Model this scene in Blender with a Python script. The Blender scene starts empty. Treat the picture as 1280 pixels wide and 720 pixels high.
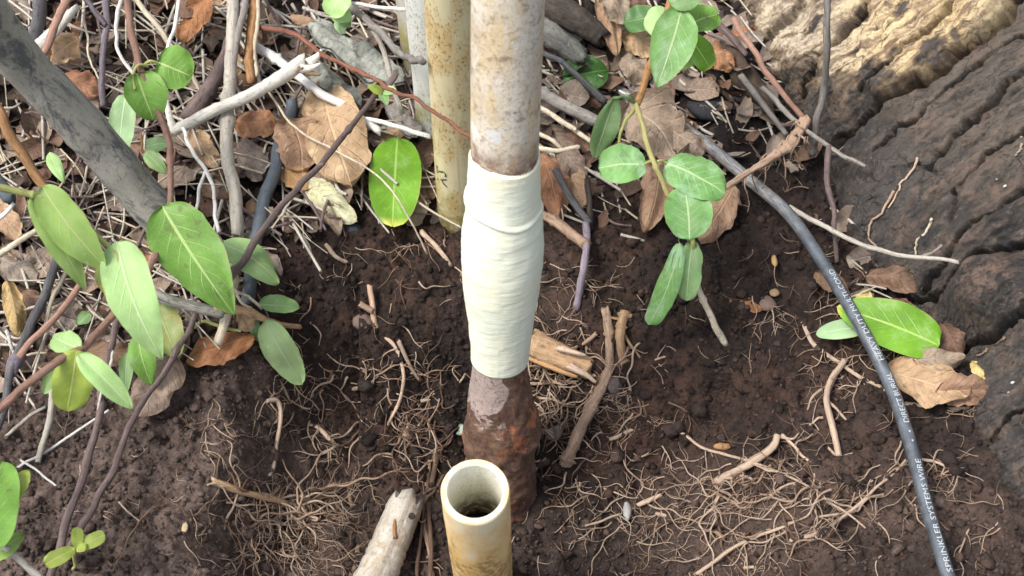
import bpy, math, random
import numpy as np
from mathutils import Vector, Matrix, noise
from mathutils.bvhtree import BVHTree

random.seed(7); rng = np.random.default_rng(7)
scene = bpy.context.scene
COL = scene.collection

# ------------------------------------------------------------------ camera
CAM_H, PITCH, FPX = 0.90, math.radians(52.0), 1800.0
cam_data = bpy.data.cameras.new('camera')
cam = bpy.data.objects.new('camera', cam_data); COL.objects.link(cam)
cam.location = (0, 0, CAM_H)
cam.rotation_euler = (math.pi/2 - PITCH, 0, 0)
cam_data.sensor_width = 36.0
cam_data.lens = 36.0*FPX/1280.0
cam_data.clip_start = 0.02; cam_data.clip_end = 200.0
cam_data.dof.use_dof = True
cam_data.dof.focus_distance = 1.08
cam_data.dof.aperture_fstop = 13.0
scene.camera = cam

# ------------------------------------------------------------------ light
SUN_EL, SUN_AZ = math.radians(60), math.radians(-106)     # azimuth from +Y, clockwise positive
world = bpy.data.worlds.new('World'); scene.world = world; world.use_nodes = True
wn = world.node_tree; bg = wn.nodes['Background']
sky = wn.nodes.new('ShaderNodeTexSky'); sky.sky_type = 'NISHITA'; sky.sun_disc = False
sky.sun_elevation = SUN_EL; sky.sun_rotation = SUN_AZ
sky.air_density = 1.0; sky.dust_density = 3.0; sky.ozone_density = 1.0
hs = wn.nodes.new('ShaderNodeHueSaturation'); hs.inputs['Saturation'].default_value = 0.45      # thin overcast: a whiter sky
wn.links.new(sky.outputs[0], hs.inputs['Color']); wn.links.new(hs.outputs[0], bg.inputs[0]); bg.inputs[1].default_value = 0.10
sd = bpy.data.lights.new('sun', 'SUN'); sd.energy = 1.5; sd.angle = math.radians(20); sd.color = (1.0, 0.95, 0.87)
sun = bpy.data.objects.new('sun', sd); COL.objects.link(sun)
_dir = Vector((math.sin(SUN_AZ)*math.cos(SUN_EL), math.cos(SUN_AZ)*math.cos(SUN_EL), math.sin(SUN_EL)))
sun.rotation_euler = _dir.to_track_quat('Z', 'Y').to_euler()
sun.location = (-1, 1, 3)
vs = scene.view_settings
vs.view_transform = 'Standard'; vs.look = 'None'; vs.gamma = 1.0; vs.use_curve_mapping = False
vs.exposure = 1.58

# ------------------------------------------------------------------ numeric noise
_T = rng.random((256, 256))
def vnoise(x, y):
    xi = np.floor(x).astype(int); yi = np.floor(y).astype(int)
    fx = x-xi; fy = y-yi
    fx = fx*fx*fx*(fx*(fx*6-15)+10); fy = fy*fy*fy*(fy*(fy*6-15)+10)
    a = _T[xi & 255, yi & 255]; b = _T[(xi+1) & 255, yi & 255]
    c = _T[xi & 255, (yi+1) & 255]; d = _T[(xi+1) & 255, (yi+1) & 255]
    return (a*(1-fx)+b*fx)*(1-fy)+(c*(1-fx)+d*fx)*fy - 0.5
def fbm(x, y, o=4, g=0.5):
    s = 0; a = 1.0
    for i in range(o):
        s = s + a*vnoise(x*2**i+17.3*i, y*2**i+9.1*i); a *= g
    return s
_J1 = rng.random((256, 256)); _J2 = rng.random((256, 256)); _J3 = rng.random((256, 256))
def clods(x, y):
    """rounded crumbs: height of the nearest dome, 0..1"""
    xi = np.floor(x).astype(int); yi = np.floor(y).astype(int)
    best = np.zeros_like(x)
    for i in (-1, 0, 1):
        for j in (-1, 0, 1):
            cx = xi+i; cy = yi+j
            px = cx+_J1[cx & 255, cy & 255]; py = cy+_J2[cx & 255, cy & 255]
            r = 0.35+0.5*_J3[cx & 255, cy & 255]
            d2 = ((x-px)**2+(y-py)**2)/(r*r)
            best = np.maximum(best, np.sqrt(np.clip(1-d2, 0, 1))*r)
    return best
def sstep(a, b, x):
    t = np.clip((x-a)/(b-a), 0, 1); return t*t*(3-2*t)

# ------------------------------------------------------------------ terrain
def h_smooth(x, y):
    x = np.asarray(x, float); y = np.asarray(y, float)
    wob = 0.16*fbm(x*9+3, y*9+5, 3)
    left = np.where(x < -0.05, 0.185, 0.30)
    r = np.sqrt(((x+0.05)/left)**2 + ((y-0.53)/np.where(y > 0.53, 0.20, 0.24))**2) + wob
    steep = np.where(x < -0.12, 0.62, 0.30)
    bowl = -0.078*(1-sstep(steep, 1.0, r))
    back = 0.045*sstep(0.74, 1.05, y) + 0.03*sstep(0.0, -0.45, x)*sstep(0.62, 0.95, y)
    right = 0.03*sstep(0.12, 0.45, x)
    roll = 0.018*fbm(x*7, y*7, 3)
    far = 0.05*fbm(x*0.8+5, y*0.8, 2)*sstep(0.9, 2.5, np.hypot(x, y-0.7))
    return bowl+back+right+roll+far
def h_full(x, y):
    hs = h_smooth(x, y)
    near = 1-sstep(0.6, 1.0, np.hypot(x, (y-0.72)))
    a = 0.5+1.0*np.clip(fbm(x*11+40, y*11+7, 2)+0.35, 0, 1)
    wx = x+0.007*fbm(x*120, y*120, 2); wy = y+0.007*fbm(x*120+50, y*120+50, 2)
    d = 0.013*fbm(x*38, y*38, 6, 0.62) + 0.0022*np.abs(fbm(x*210+9, y*210, 3, 0.6))
    d = d + a*(0.0028*clods(wx/0.019, wy/0.019) + 0.0022*clods(wx/0.0080+31, wy/0.0080+7) + 0.0016*clods(wx/0.0044+11, wy/0.0044+57))
    return hs + near*d

xs = np.concatenate([-np.geomspace(40, 0.585, 26), np.arange(-0.57, 0.5701, 0.0017), np.geomspace(0.585, 40, 26)])
ys = np.concatenate([-np.geomspace(40, 0.3, 20), np.linspace(-0.25, 0.38, 10), np.arange(0.395, 1.2, 0.0017), np.geomspace(1.22, 40, 26)])
GX, GY = np.meshgrid(xs, ys)
GZ = h_full(GX, GY); GS = h_smooth(GX, GY)
def bil(x, y, GZ=GZ):
    i = np.clip(np.searchsorted(xs, x)-1, 0, len(xs)-2); j = np.clip(np.searchsorted(ys, y)-1, 0, len(ys)-2)
    fx = (x-xs[i])/(xs[i+1]-xs[i]); fy = (y-ys[j])/(ys[j+1]-ys[j])
    return (GZ[j, i]*(1-fx)+GZ[j, i+1]*fx)*(1-fy)+(GZ[j+1, i]*(1-fx)+GZ[j+1, i+1]*fx)*fy
def bil_s(x, y): return bil(x, y, GS)
FW = np.array([0, math.cos(PITCH), -math.sin(PITCH)]); UP = np.array([0, math.sin(PITCH), math.cos(PITCH)])
CP = np.array([0, 0, CAM_H])
def cast(px, py, h=0.0, fine=False):
    """where the sight line of a photo pixel meets the ground raised by h (layout aid)"""
    px = np.atleast_1d(np.asarray(px, float)); py = np.atleast_1d(np.asarray(py, float)); h = np.broadcast_to(h, px.shape)
    d = FW[None]+UP[None]*((360-py)/FPX)[:, None]; d[:, 0] += (px-640)/FPX
    f = bil if fine else bil_s
    t = (CAM_H-h)/-d[:, 2]
    for k in range(14):
        p = CP[None]+d*t[:, None]
        t2 = (CAM_H-(f(p[:, 0], p[:, 1])+h))/-d[:, 2]
        t = t+(t2-t)*(0.8 if k < 8 else 0.4)
    return CP[None]+d*t[:, None]
def P(px, py, h=0.0, fine=False): return Vector(cast(px, py, h, fine)[0])
def at_depth(px, py, depth):
    d = FW+UP*((360-py)/FPX); d = d+np.array([(px-640)/FPX, 0, 0]); return Vector(CP+d*depth)
def depth_of(p): return float(np.dot(np.array(p)-CP, FW))
def mm(p, px): return px*depth_of(p)/FPX        # pixels -> metres at that point

# ------------------------------------------------------------------ object helpers
def link(o, parent=None):
    COL.objects.link(o)
    if parent is not None: o.parent = parent
    return o
def tag(o, label=None, cat=None, group=None, kind=None):
    if label: o['label'] = label
    if cat: o['category'] = cat
    if group: o['group'] = group
    if kind: o['kind'] = kind
    return o
def empty(name, loc, label, cat, group=None):
    o = bpy.data.objects.new(name, None); o.location = loc; o.empty_display_size = 0.02
    link(o); tag(o, label, cat, group); return o
def mesh_obj(name, verts, faces, mat, parent=None, uvs=None, smooth=True, attrs=None):
    me = bpy.data.meshes.new(name)
    verts = np.asarray(verts, float)
    q_ = parent
    while q_ is not None: verts = verts-np.array(q_.location); q_ = q_.parent
    origin = None
    if parent is None:                      # origin at the thing's base
        origin = np.array([verts[:, 0].mean(), verts[:, 1].mean(), verts[:, 2].min()]); verts = verts-origin
    me.from_pydata(verts.tolist(), [], faces)
    if uvs is not None:
        ul = me.uv_layers.new(name='UVMap')
        li = np.empty(len(me.loops), int); me.loops.foreach_get('vertex_index', li)
        ul.data.foreach_set('uv', np.asarray(uvs, float)[li].ravel())
    if attrs:
        for k, v in attrs.items():
            at = me.attributes.new(k, 'FLOAT', 'POINT'); at.data.foreach_set('value', np.asarray(v, float))
    if smooth: me.polygons.foreach_set('use_smooth', np.ones(len(me.polygons), bool))
    if mat is not None: me.materials.append(mat)
    me.update()
    o = bpy.data.objects.new(name, me); link(o, parent)
    if origin is not None: o.location = origin
    return o
def spline(pts, n):
    """Catmull-Rom through control rows, n samples"""
    p = np.asarray(pts, float)
    if len(p) == 2: return p[0]+(p[1]-p[0])*np.linspace(0, 1, n)[:, None]
    q = np.vstack([2*p[0]-p[1], p, 2*p[-1]-p[-2]])
    u = np.linspace(0, len(p)-1-1e-9, n); i = u.astype(int); f = (u-i)[:, None]
    a, b, c, d = q[i], q[i+1], q[i+2], q[i+3]
    return 0.5*(2*b+(c-a)*f+(2*a-5*b+4*c-d)*f*f+(3*b-a-3*c+d)*f**3)
def tube_data(path, radii, sides=8, cap=True, wob=0.0, seed=0, lobes=None, off=0):
    path = np.asarray(path, float); n = len(path)
    radii = np.array(np.broadcast_to(np.asarray(radii, float), (n,)))
    tan = np.gradient(path, axis=0); tan /= np.linalg.norm(tan, axis=1)[:, None]+1e-12
    ref = np.array([0.31, 0.2, 0.93])
    if abs(np.dot(ref, tan[0])) > 0.95: ref = np.array([1.0, 0, 0])
    A = np.zeros((n, 3)); a = ref
    for i in range(n):
        a = a-np.dot(a, tan[i])*tan[i]; a = a/np.linalg.norm(a); A[i] = a
    B = np.cross(tan, A)
    L = np.concatenate([[0], np.cumsum(np.linalg.norm(np.diff(path, axis=0), axis=1))])
    th = 2*math.pi*np.arange(sides)/sides; c, s_ = np.cos(th)[None], np.sin(th)[None]
    R_ = np.repeat(radii[:, None], sides, 1)
    if wob:
        rm = max(radii.mean(), 1e-4); f = L[:, None]/rm
        w = 1.3*vnoise(c*1.1+seed*7.3+0.16*f, s_*1.1+seed*3.1+0.11*f)+0.9*vnoise(c*2.6+seed*1.7+0.5*f, s_*2.6+0.4*f+50)+0.5*vnoise(c*5+1.3*f, s_*5+seed+1.1*f)
        R_ = R_*(1+2.0*wob*w)
    V = path[:, None]+R_[..., None]*(c[..., None]*A[:, None]+s_[..., None]*B[:, None])
    if cap and wob:                          # torn ends
        rr = np.random.default_rng(seed+5)
        V[0] += tan[0]*(rr.uniform(-.7, .5, sides)*radii[0])[:, None]; V[-1] += tan[-1]*(rr.uniform(-.5, .7, sides)*radii[-1])[:, None]
    V = list(V.reshape(-1, 3)); U = [(k/sides, l*10) for l in L for k in range(sides)]
    F = [(off+i*sides+k, off+i*sides+(k+1) % sides, off+(i+1)*sides+(k+1) % sides, off+(i+1)*sides+k) for i in range(n-1) for k in range(sides)]
    if cap:
        for i, s in ((0, 1), (n-1, -1)):
            V.append(path[i]-s*tan[i]*radii[i]*0.05); U.append((0.5, L[i]*10)); cc = off+len(V)-1
            for k in range(sides):
                q = (off+i*sides+k, off+i*sides+(k+1) % sides)
                F.append((cc, q[1], q[0]) if s == 1 else (cc, q[0], q[1]))
    return V, F, U
def tube(name, path, radii, mat, parent=None, sides=8, wob=0.0, seed=0):
    V, F, U = tube_data(path, radii, sides, True, wob, seed)
    return mesh_obj(name, V, F, mat, parent, U)

# ------------------------------------------------------------------ materials
def new_mat(name):
    m = bpy.data.materials.new(name); m.use_nodes = True
    nt = m.node_tree; return m, nt, nt.nodes['Principled BSDF'], nt.nodes['Material Output']
class N:
    """tiny node-graph writer"""
    def __init__(s, nt): s.nt = nt
    def node(s, t, **kw):
        n = s.nt.nodes.new(t)
        for k, v in kw.items(): setattr(n, k, v)
        return n
    def put(s, sock, v):
        if hasattr(v, 'is_output') or isinstance(v, bpy.types.NodeSocket): s.nt.links.new(v, sock)
        else: sock.default_value = v
    def noise(s, vec, scale, detail=4, rough=0.55, dist=0.0):
        n = s.node('ShaderNodeTexNoise'); s.put(n.inputs['Vector'], vec); n.inputs['Scale'].default_value = scale
        n.inputs['Detail'].default_value = detail; n.inputs['Roughness'].default_value = rough; n.inputs['Distortion'].default_value = dist
        return n.outputs['Fac']
    def voro(s, vec, scale, feature='F1', out='Distance'):
        n = s.node('ShaderNodeTexVoronoi', feature=feature); s.put(n.inputs['Vector'], vec); n.inputs['Scale'].default_value = scale
        return n.outputs[out]
    def ramp(s, fac, stops, interp='LINEAR'):
        n = s.node('ShaderNodeValToRGB'); cr = n.color_ramp; cr.interpolation = interp
        while len(cr.elements) < len(stops): cr.elements.new(0.5)
        for e, (p, c) in zip(cr.elements, stops):
            e.position = p; e.color = (*c, 1) if len(c) == 3 else c
        s.put(n.inputs[0], fac); return n.outputs[0]
    def math(s, op, a, b=0.0, clamp=False):
        n = s.node('ShaderNodeMath', operation=op, use_clamp=clamp); s.put(n.inputs[0], a); s.put(n.inputs[1], b); return n.outputs[0]
    def mix(s, fac, a, b, mode='MIX'):
        n = s.node('ShaderNodeMix', data_type='RGBA', blend_type=mode)
        s.put(n.inputs[0], fac)
        s.put(n.inputs[6], a if not isinstance(a, tuple) else (*a, 1)); s.put(n.inputs[7], b if not isinstance(b, tuple) else (*b, 1)); return n.outputs[2]
    def smooth(s, v, a, b):
        n = s.node('ShaderNodeMapRange', interpolation_type='SMOOTHSTEP'); s.put(n.inputs[0], v)
        n.inputs[1].default_value = a; n.inputs[2].default_value = b; return n.outputs[0]
    def coord(s, which): return s.node('ShaderNodeTexCoord').outputs[which]
    def map(s, vec, scale=(1, 1, 1), loc=(0, 0, 0)):
        n = s.node('ShaderNodeMapping'); s.put(n.inputs[0], vec); n.inputs['Scale'].default_value = scale; n.inputs['Location'].default_value = loc; return n.outputs[0]
    def attr(s, name): return s.node('ShaderNodeAttribute', attribute_name=name).outputs['Fac']
    def bump(s, h, strength, dist=0.001, normal=None):
        n = s.node('ShaderNodeBump'); n.inputs['Strength'].default_value = strength; n.inputs['Distance'].default_value = dist
        s.put(n.inputs['Height'], h)
        if normal is not None: s.put(n.inputs['Normal'], normal)
        return n.outputs[0]
    def rand(s): return s.node('ShaderNodeObjectInfo').outputs['Random']
    def hsv(s, col, h=0.5, sat=1.0, v=1.0):
        n = s.node('ShaderNodeHueSaturation'); s.put(n.inputs['Color'], col); s.put(n.inputs['Hue'], h); s.put(n.inputs['Saturation'], sat); s.put(n.inputs['Value'], v); return n.outputs[0]
def sc(c, k): return tuple(min(1, x*k) for x in c)

_wood = {}
def wood(c, dark=0.45, light=1.45, streak=1.0, rough=0.8, bump=0.8, lichen=None, mott=None):
    key = (c, dark, light, streak, lichen, mott)
    if key in _wood: return _wood[key]
    m, nt, b, out = new_mat('bark'); n = N(nt)
    uv = n.coord('UV'); ob = n.coord('Object'); rnd = n.rand()
    cx = n.node('ShaderNodeCombineXYZ'); n.put(cx.inputs[2], n.math('MULTIPLY', rnd, 37.0))
    def shifted(sc_):
        add = n.node('ShaderNodeVectorMath', operation='ADD'); n.put(add.inputs[0], n.map(uv, sc_)); n.put(add.inputs[1], cx.outputs[0]); return add.outputs[0]
    f1 = n.noise(shifted((5, 3.2*streak, 1)), 1.6, 8, 0.72, 0.3)
    f3 = n.noise(shifted((26, 5*streak, 1)), 1.0, 6, 0.75, 0.5)
    f2 = n.noise(ob, 230, 6, 0.72)
    col = n.ramp(f1, [(0.30, sc(c, dark)), (0.48, c), (0.70, sc(c, light))])
    col = n.mix(n.math('MULTIPLY', n.smooth(f3, 0.40, 0.30), 0.75), col, sc(c, dark*0.6))
    col = n.mix(n.math('MULTIPLY', n.smooth(f3, 0.58, 0.70), 0.5), col, sc(c, light*1.15))
    col = n.mix(n.math('MULTIPLY', n.smooth(f2, 0.54, 0.66), 0.6), col, sc(c, dark*0.55))
    if lichen: col = n.mix(n.smooth(n.noise(ob, 90, 6, 0.75), 0.55, 0.63), col, lichen)
    if mott: col = n.mix(n.math('MULTIPLY', n.smooth(n.noise(n.map(uv, (2.4, 1.0, 1)), 2.2, 8, 0.78, 0.6), 0.47, 0.60), 0.9), col, mott)
    col = n.hsv(col, 0.5, 1.0, n.math('ADD', n.math('MULTIPLY', rnd, 0.5), 0.75))
    n.put(b.inputs['Base Color'], col); b.inputs['Roughness'].default_value = rough; b.inputs['Specular IOR Level'].default_value = 0.3
    n.put(b.inputs['Normal'], n.bump(n.math('ADD', n.math('ADD', f1, n.math('MULTIPLY', f3, 0.8)), n.math('MULTIPLY', f2, 0.7)), bump, 0.0016))
    _wood[key] = m; return m

_leafm = {}
def leaf_mat(c, vein, patch=None, tip=None, rough=0.42, transl=0.22, spots=0.0, veins=1.0):
    key = (c, vein, patch, tip, rough, spots, veins)
    if key in _leafm: return _leafm[key]
    m, nt, b, out = new_mat('leaf_blade'); n = N(nt)
    uv = n.coord('UV'); ob = n.coord('Object'); rnd = n.rand()
    sep = n.node('ShaderNodeSeparateXYZ'); n.put(sep.inputs[0], uv); u, v = sep.outputs[0], sep.outputs[1]
    d = n.math('ABSOLUTE', n.math('SUBTRACT', v, 0.5))                      # 0 at the midrib .. 0.5 at the edge
    wob = n.noise(ob, 45, 3)
    mid = n.math('SUBTRACT', 1.0, n.smooth(n.math('SUBTRACT', d, n.math('MULTIPLY', n.math('SUBTRACT', 1.0, u), 0.012)), 0.004, 0.026))
    ph = n.math('ADD', n.math('MULTIPLY', n.math('SUBTRACT', u, n.math('MULTIPLY', d, 0.62)), 7.0), n.math('MULTIPLY', wob, 0.6))
    tri = n.math('ABSOLUTE', n.math('SUBTRACT', n.math('FRACT', ph), 0.5))
    side = n.math('MULTIPLY', n.math('SUBTRACT', 1.0, n.smooth(tri, 0.02, 0.085)), n.smooth(d, 0.47, 0.10))
    net = n.smooth(n.voro(n.map(uv, (1.4, 1, 1)), 22, 'DISTANCE_TO_EDGE'), 0.07, 0.0)
    f = n.noise(ob, 28, 4, 0.6); f2 = n.noise(ob, 260, 3, 0.6)
    col = n.mix(n.smooth(f, 0.35, 0.68), sc(c, 0.78), sc(c, 1.18))
    if patch: col = n.mix(n.math('MULTIPLY', n.smooth(n.noise(n.map(ob, (1, 1, 1), (3, 1, 7)), 34, 5, 0.7), 0.5, 0.64), 0.75), col, patch)
    if tip: col = n.mix(n.math('MULTIPLY', n.smooth(u, 0.9, 0.99), 0.85), col, tip)
    col = n.mix(n.math('MULTIPLY', net, 0.16*veins), col, vein)
    col = n.mix(n.math('MULTIPLY', n.smooth(n.noise(ob, 55, 6, 0.75), 0.54, 0.66), 0.22), col, (0.42, 0.42, 0.34))
    col = n.mix(n.math('MULTIPLY', side, 0.34*veins), col, vein)
    col = n.mix(n.math('MULTIPLY', mid, 0.8), col, vein)
    col = n.mix(n.math('MULTIPLY', n.smooth(f2, 0.62, 0.72), 0.35), col, sc(c, 1.6))
    col = n.mix(n.math('MULTIPLY', n.smooth(n.math('ADD', d, n.math('MULTIPLY', n.math('SUBTRACT', n.noise(ob, 70, 4, 0.7), 0.5), 0.22)), 0.475, 0.53), 0.65), col, (0.30, 0.24, 0.09))
    if spots: col = n.mix(n.math('MULTIPLY', n.smooth(n.noise(ob, 130, 2, 0.4), 0.66, 0.7), spots), col, (0.10, 0.06, 0.03))
    col = n.hsv(col, 0.5, 1.0, n.math('ADD', n.math('MULTIPLY', rnd, 0.24), 0.88))
    n.put(b.inputs['Base Color'], col)
    n.put(b.inputs['Roughness'], n.math('ADD', n.math('MULTIPLY', f, 0.25), rough-0.1))
    b.inputs['Specular IOR Level'].default_value = 0.4
    hgt = n.math('SUBTRACT', n.math('MULTIPLY', f, 0.5), n.math('ADD', n.math('MULTIPLY', side, 0.5), n.math('ADD', mid, n.math('MULTIPLY', net, 0.15))))
    nm = n.bump(hgt, 0.45, 0.0007); n.put(b.inputs['Normal'], nm)
    tr = n.node('ShaderNodeBsdfTranslucent'); n.put(tr.inputs[0], col); n.put(tr.inputs[1], nm)
    mx = n.node('ShaderNodeMixShader'); mx.inputs[0].default_value = transl
    nt.links.new(b.outputs[0], mx.inputs[1]); nt.links.new(tr.outputs[0], mx.inputs[2]); nt.links.new(mx.outputs[0], out.inputs[0])
    _leafm[key] = m; return m
_deadm = {}
def dead_mat(c, c2, vein=None):
    key = (c, c2)
    if key in _deadm: return _deadm[key]
    m, nt, b, out = new_mat('dry_leaf'); n = N(nt)
    uv = n.coord('UV'); ob = n.coord('Object'); rnd = n.rand()
    sep = n.node('ShaderNodeSeparateXYZ'); n.put(sep.inputs[0], uv); u, v = sep.outputs[0], sep.outputs[1]
    d = n.math('ABSOLUTE', n.math('SUBTRACT', v, 0.5)); wob = n.noise(ob, 60, 3)
    mid = n.math('SUBTRACT', 1.0, n.smooth(d, 0.006, 0.03))
    ph = n.math('ADD', n.math('MULTIPLY', n.math('SUBTRACT', u, n.math('MULTIPLY', d, 0.6)), 7.0), n.math('MULTIPLY', wob, 1.0))
    tri = n.math('ABSOLUTE', n.math('SUBTRACT', n.math('FRACT', ph), 0.5)); side = n.math('SUBTRACT', 1.0, n.smooth(tri, 0.02, 0.1))
    f = n.noise(ob, 32, 7, 0.7, 0.6); f2 = n.noise(ob, 170, 7, 0.78)
    col = n.mix(n.smooth(f, 0.36, 0.66), c, c2)
    col = n.mix(n.math('MULTIPLY', n.smooth(f2, 0.5, 0.64), 0.7), col, sc(c, 0.36))
    col = n.mix(n.math('MULTIPLY', n.smooth(n.noise(ob, 15, 4, 0.6, 0.5), 0.52, 0.66), 0.55), col, sc(c, 0.45))
    col = n.mix(n.math('MULTIPLY', n.smooth(n.noise(ob, 85, 4, 0.6), 0.6, 0.66), 0.5), col, sc(c2, 1.5))
    col = n.mix(n.math('MULTIPLY', n.math('MAXIMUM', n.math('MULTIPLY', side, 0.4), mid), 0.5), col, vein or sc(c2, 1.35))
    col = n.hsv(col, n.math('ADD', 0.488, n.math('MULTIPLY', rnd, 0.024)), 1.0, n.math('ADD', n.math('MULTIPLY', rnd, 0.4), 0.8))
    n.put(b.inputs['Base Color'], col); b.inputs['Roughness'].default_value = 0.62; b.inputs['Specular IOR Level'].default_value = 0.3
    nm = n.bump(n.math('ADD', n.math('ADD', f, f2), n.math('MULTIPLY', n.math('MAXIMUM', side, mid), 0.6)), 0.8, 0.0014); n.put(b.inputs['Normal'], nm)
    tr = n.node('ShaderNodeBsdfTranslucent'); n.put(tr.inputs[0], col)
    mx = n.node('ShaderNodeMixShader'); mx.inputs[0].default_value = 0.12
    nt.links.new(b.outputs[0], mx.inputs[1]); nt.links.new(tr.outputs[0], mx.inputs[2]); nt.links.new(mx.outputs[0], out.inputs[0])
    _deadm[key] = m; return m

# ------------------------------------------------------------------ ground
def soil_material():
    m, nt, b, out = new_mat('soil'); n = N(nt)
    ob = n.coord('Object')
    f = n.noise(ob, 9, 5, 0.6); f2 = n.noise(ob, 70, 6, 0.7); f3 = n.noise(ob, 520, 6, 0.78); vr = n.voro(ob, 240)
    col = n.mix(n.smooth(f, 0.40, 0.60), (0.020, 0.0130, 0.0105), (0.064, 0.0350, 0.0250))
    col = n.mix(n.smooth(f2, 0.36, 0.58), (0.017, 0.0115, 0.0095), col)
    dry = n.math('MULTIPLY', n.attr('dry'), n.smooth(n.math('ADD', n.math('MULTIPLY', f2, 0.6), n.math('MULTIPLY', f, 0.5)), 0.36, 0.66))
    col = n.mix(dry, col, (0.155, 0.112, 0.094))
    col = n.mix(n.attr('black'), col, (0.011, 0.0095, 0.010))
    col = n.mix(n.math('MULTIPLY', n.smooth(f3, 0.50, 0.36), 0.6), col, (0.013, 0.009, 0.0075))
    col = n.mix(n.math('MULTIPLY', n.smooth(f3, 0.58, 0.70), 0.55), col, (0.135, 0.092, 0.072))
    n.put(b.inputs['Base Color'], col); b.inputs['Roughness'].default_value = 0.9; b.inputs['Specular IOR Level'].default_value = 0.25
    h = n.math('ADD', n.math('ADD', n.math('MULTIPLY', f2, 1.0), n.math('MULTIPLY', f3, 0.45)), n.math('MULTIPLY', vr, 0.5))
    n.put(b.inputs['Normal'], n.bump(h, 0.95, 0.0036))
    return m
SOIL = soil_material()
ny, nx = GX.shape
idx = np.arange(nx*ny).reshape(ny, nx)
gf = np.stack([idx[:-1, :-1], idx[:-1, 1:], idx[1:, 1:], idx[1:, :-1]], -1).reshape(-1, 4)
def dry_mask(x, y):                  # where the turned-up soil has dried pale
    a = 1.2*np.exp(-(((x+0.28)/0.15)**2+((y-0.50)/0.15)**2))
    b_ = 0.35*np.exp(-(((x-0.2)/0.2)**2+((y-0.5)/0.14)**2))
    return np.clip(1.15*a+b_+0.5*fbm(x*10, y*10, 2), 0, 1)
def black_mask(x, y):                # near-black soil beyond the cable, by the stump and right of the front pipe
    a = np.exp(-(((x-0.17)/0.10)**2+((y-0.93)/0.10)**2))+0.8*np.exp(-(((x-0.33)/0.08)**2+((y-0.72)/0.16)**2))
    a = a+0.7*np.exp(-(((x-0.08)/0.06)**2+((y-0.46)/0.04)**2))
    return np.clip(a*1.1+0.5*fbm(x*14+9, y*14, 2), 0, 0.9)
me = bpy.data.meshes.new('ground')
co = np.stack([GX.ravel(), GY.ravel(), GZ.ravel()], 1)
me.vertices.add(len(co)); me.vertices.foreach_set('co', co.ravel())
me.loops.add(gf.size); me.loops.foreach_set('vertex_index', gf.ravel())
me.polygons.add(len(gf)); me.polygons.foreach_set('loop_start', np.arange(0, gf.size, 4)); me.polygons.foreach_set('loop_total', np.full(len(gf), 4))
me.polygons.foreach_set('use_smooth', np.ones(len(gf), bool))
for k, fn in (('dry', dry_mask), ('black', black_mask)):
    at = me.attributes.new(k, 'FLOAT', 'POINT'); at.data.foreach_set('value', fn(GX, GY).ravel())
me.materials.append(SOIL); me.update(calc_edges=True)
ground = link(bpy.data.objects.new('ground', me)); tag(ground, 'dark brown dug soil with crumbly clods', None, None, 'structure')
# ------------------------------------------------------------------ the tree stump at the right
contact = [(880, -90), (915, -10), (950, 55), (1000, 128), (1040, 205), (1066, 285), (1095, 350), (1165, 405), (1205, 452), (1222, 520), (1252, 600), (1310, 690), (1400, 800)]
cp3 = np.array([P(x-6, y, 0.004) for x, y in contact])
NS, NT = 760, 400
base = spline(cp3, NS)
AA = np.linspace(0, 1, NT)**1.9
inward = 0.62*AA
# layout of the fissures, ridges and patches of the stump, as photo positions; each becomes relief in the bark surface
FIS = [([(1000, 118), (1037, 62), (1062, 35), (1087, 0), (1100, -40)], .022, 5), ([(1075, 118), (1117, 82), (1135, 62), (1165, 40), (1185, 15), (1210, -20)], .022, 4.5),
       ([(1040, 178), (1075, 150), (1105, 128), (1140, 108), (1175, 88), (1210, 55), (1240, 30), (1272, -5), (1320, -50)], .036, 7), ([(1095, 188), (1120, 160), (1150, 148), (1185, 112), (1205, 95), (1240, 62), (1290, 30)], .018, 4.5),
       ([(1160, 205), (1180, 185), (1200, 160), (1245, 118), (1290, 78)], .017, 4), ([(1196, 244), (1225, 215), (1235, 197), (1262, 180), (1300, 160)], .018, 4.5), ([(1150, 358), (1185, 320), (1205, 290), (1240, 270), (1262, 255), (1310, 222)], .018, 6),
       ([(1120, 366), (1150, 372), (1185, 362), (1205, 335), (1225, 322), (1255, 312), (1310, 296)], .024, 8), ([(1195, 436), (1212, 426), (1240, 422), (1262, 408), (1310, 385)], .016, 6), ([(1187, 278), (1196, 262), (1200, 245)], .006, 3),
       ([(955, 48), (985, 20), (1005, -20)], .010, 6), ([(1230, 560), (1262, 520), (1300, 500)], .012, 6), ([(1120, 215), (1150, 205), (1172, 214)], .005, 3)]
RID = [([(1050, 118), (1100, 80), (1150, 40), (1200, -20)], .012, 22), ([(1100, 112), (1150, 82), (1205, 35), (1260, -20)], .016, 17), ([(1000, 80), (1040, 40), (1070, -10)], .010, 22), ([(1110, 200), (1170, 150), (1250, 90)], .008, 28), ([(1150, 280), (1220, 225), (1290, 185)], .008, 25), ([(1200, 300), (1290, 255)], .008, 16)]
def seg_dist(px, py, line):
    best = np.full(px.shape, 1e9); sgn = np.zeros(px.shape)
    for (x0, y0), (x1, y1) in zip(line[:-1], line[1:]):
        dx, dy = x1-x0, y1-y0; t = np.clip(((px-x0)*dx+(py-y0)*dy)/(dx*dx+dy*dy), 0, 1)
        ex, ey = px-(x0+t*dx), py-(y0+t*dy); d = np.hypot(ex, ey); m = d < best
        best = np.where(m, d, best); sgn = np.where(m, np.sign(dx*ey-dy*ex), sgn)
    return best, sgn
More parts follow.
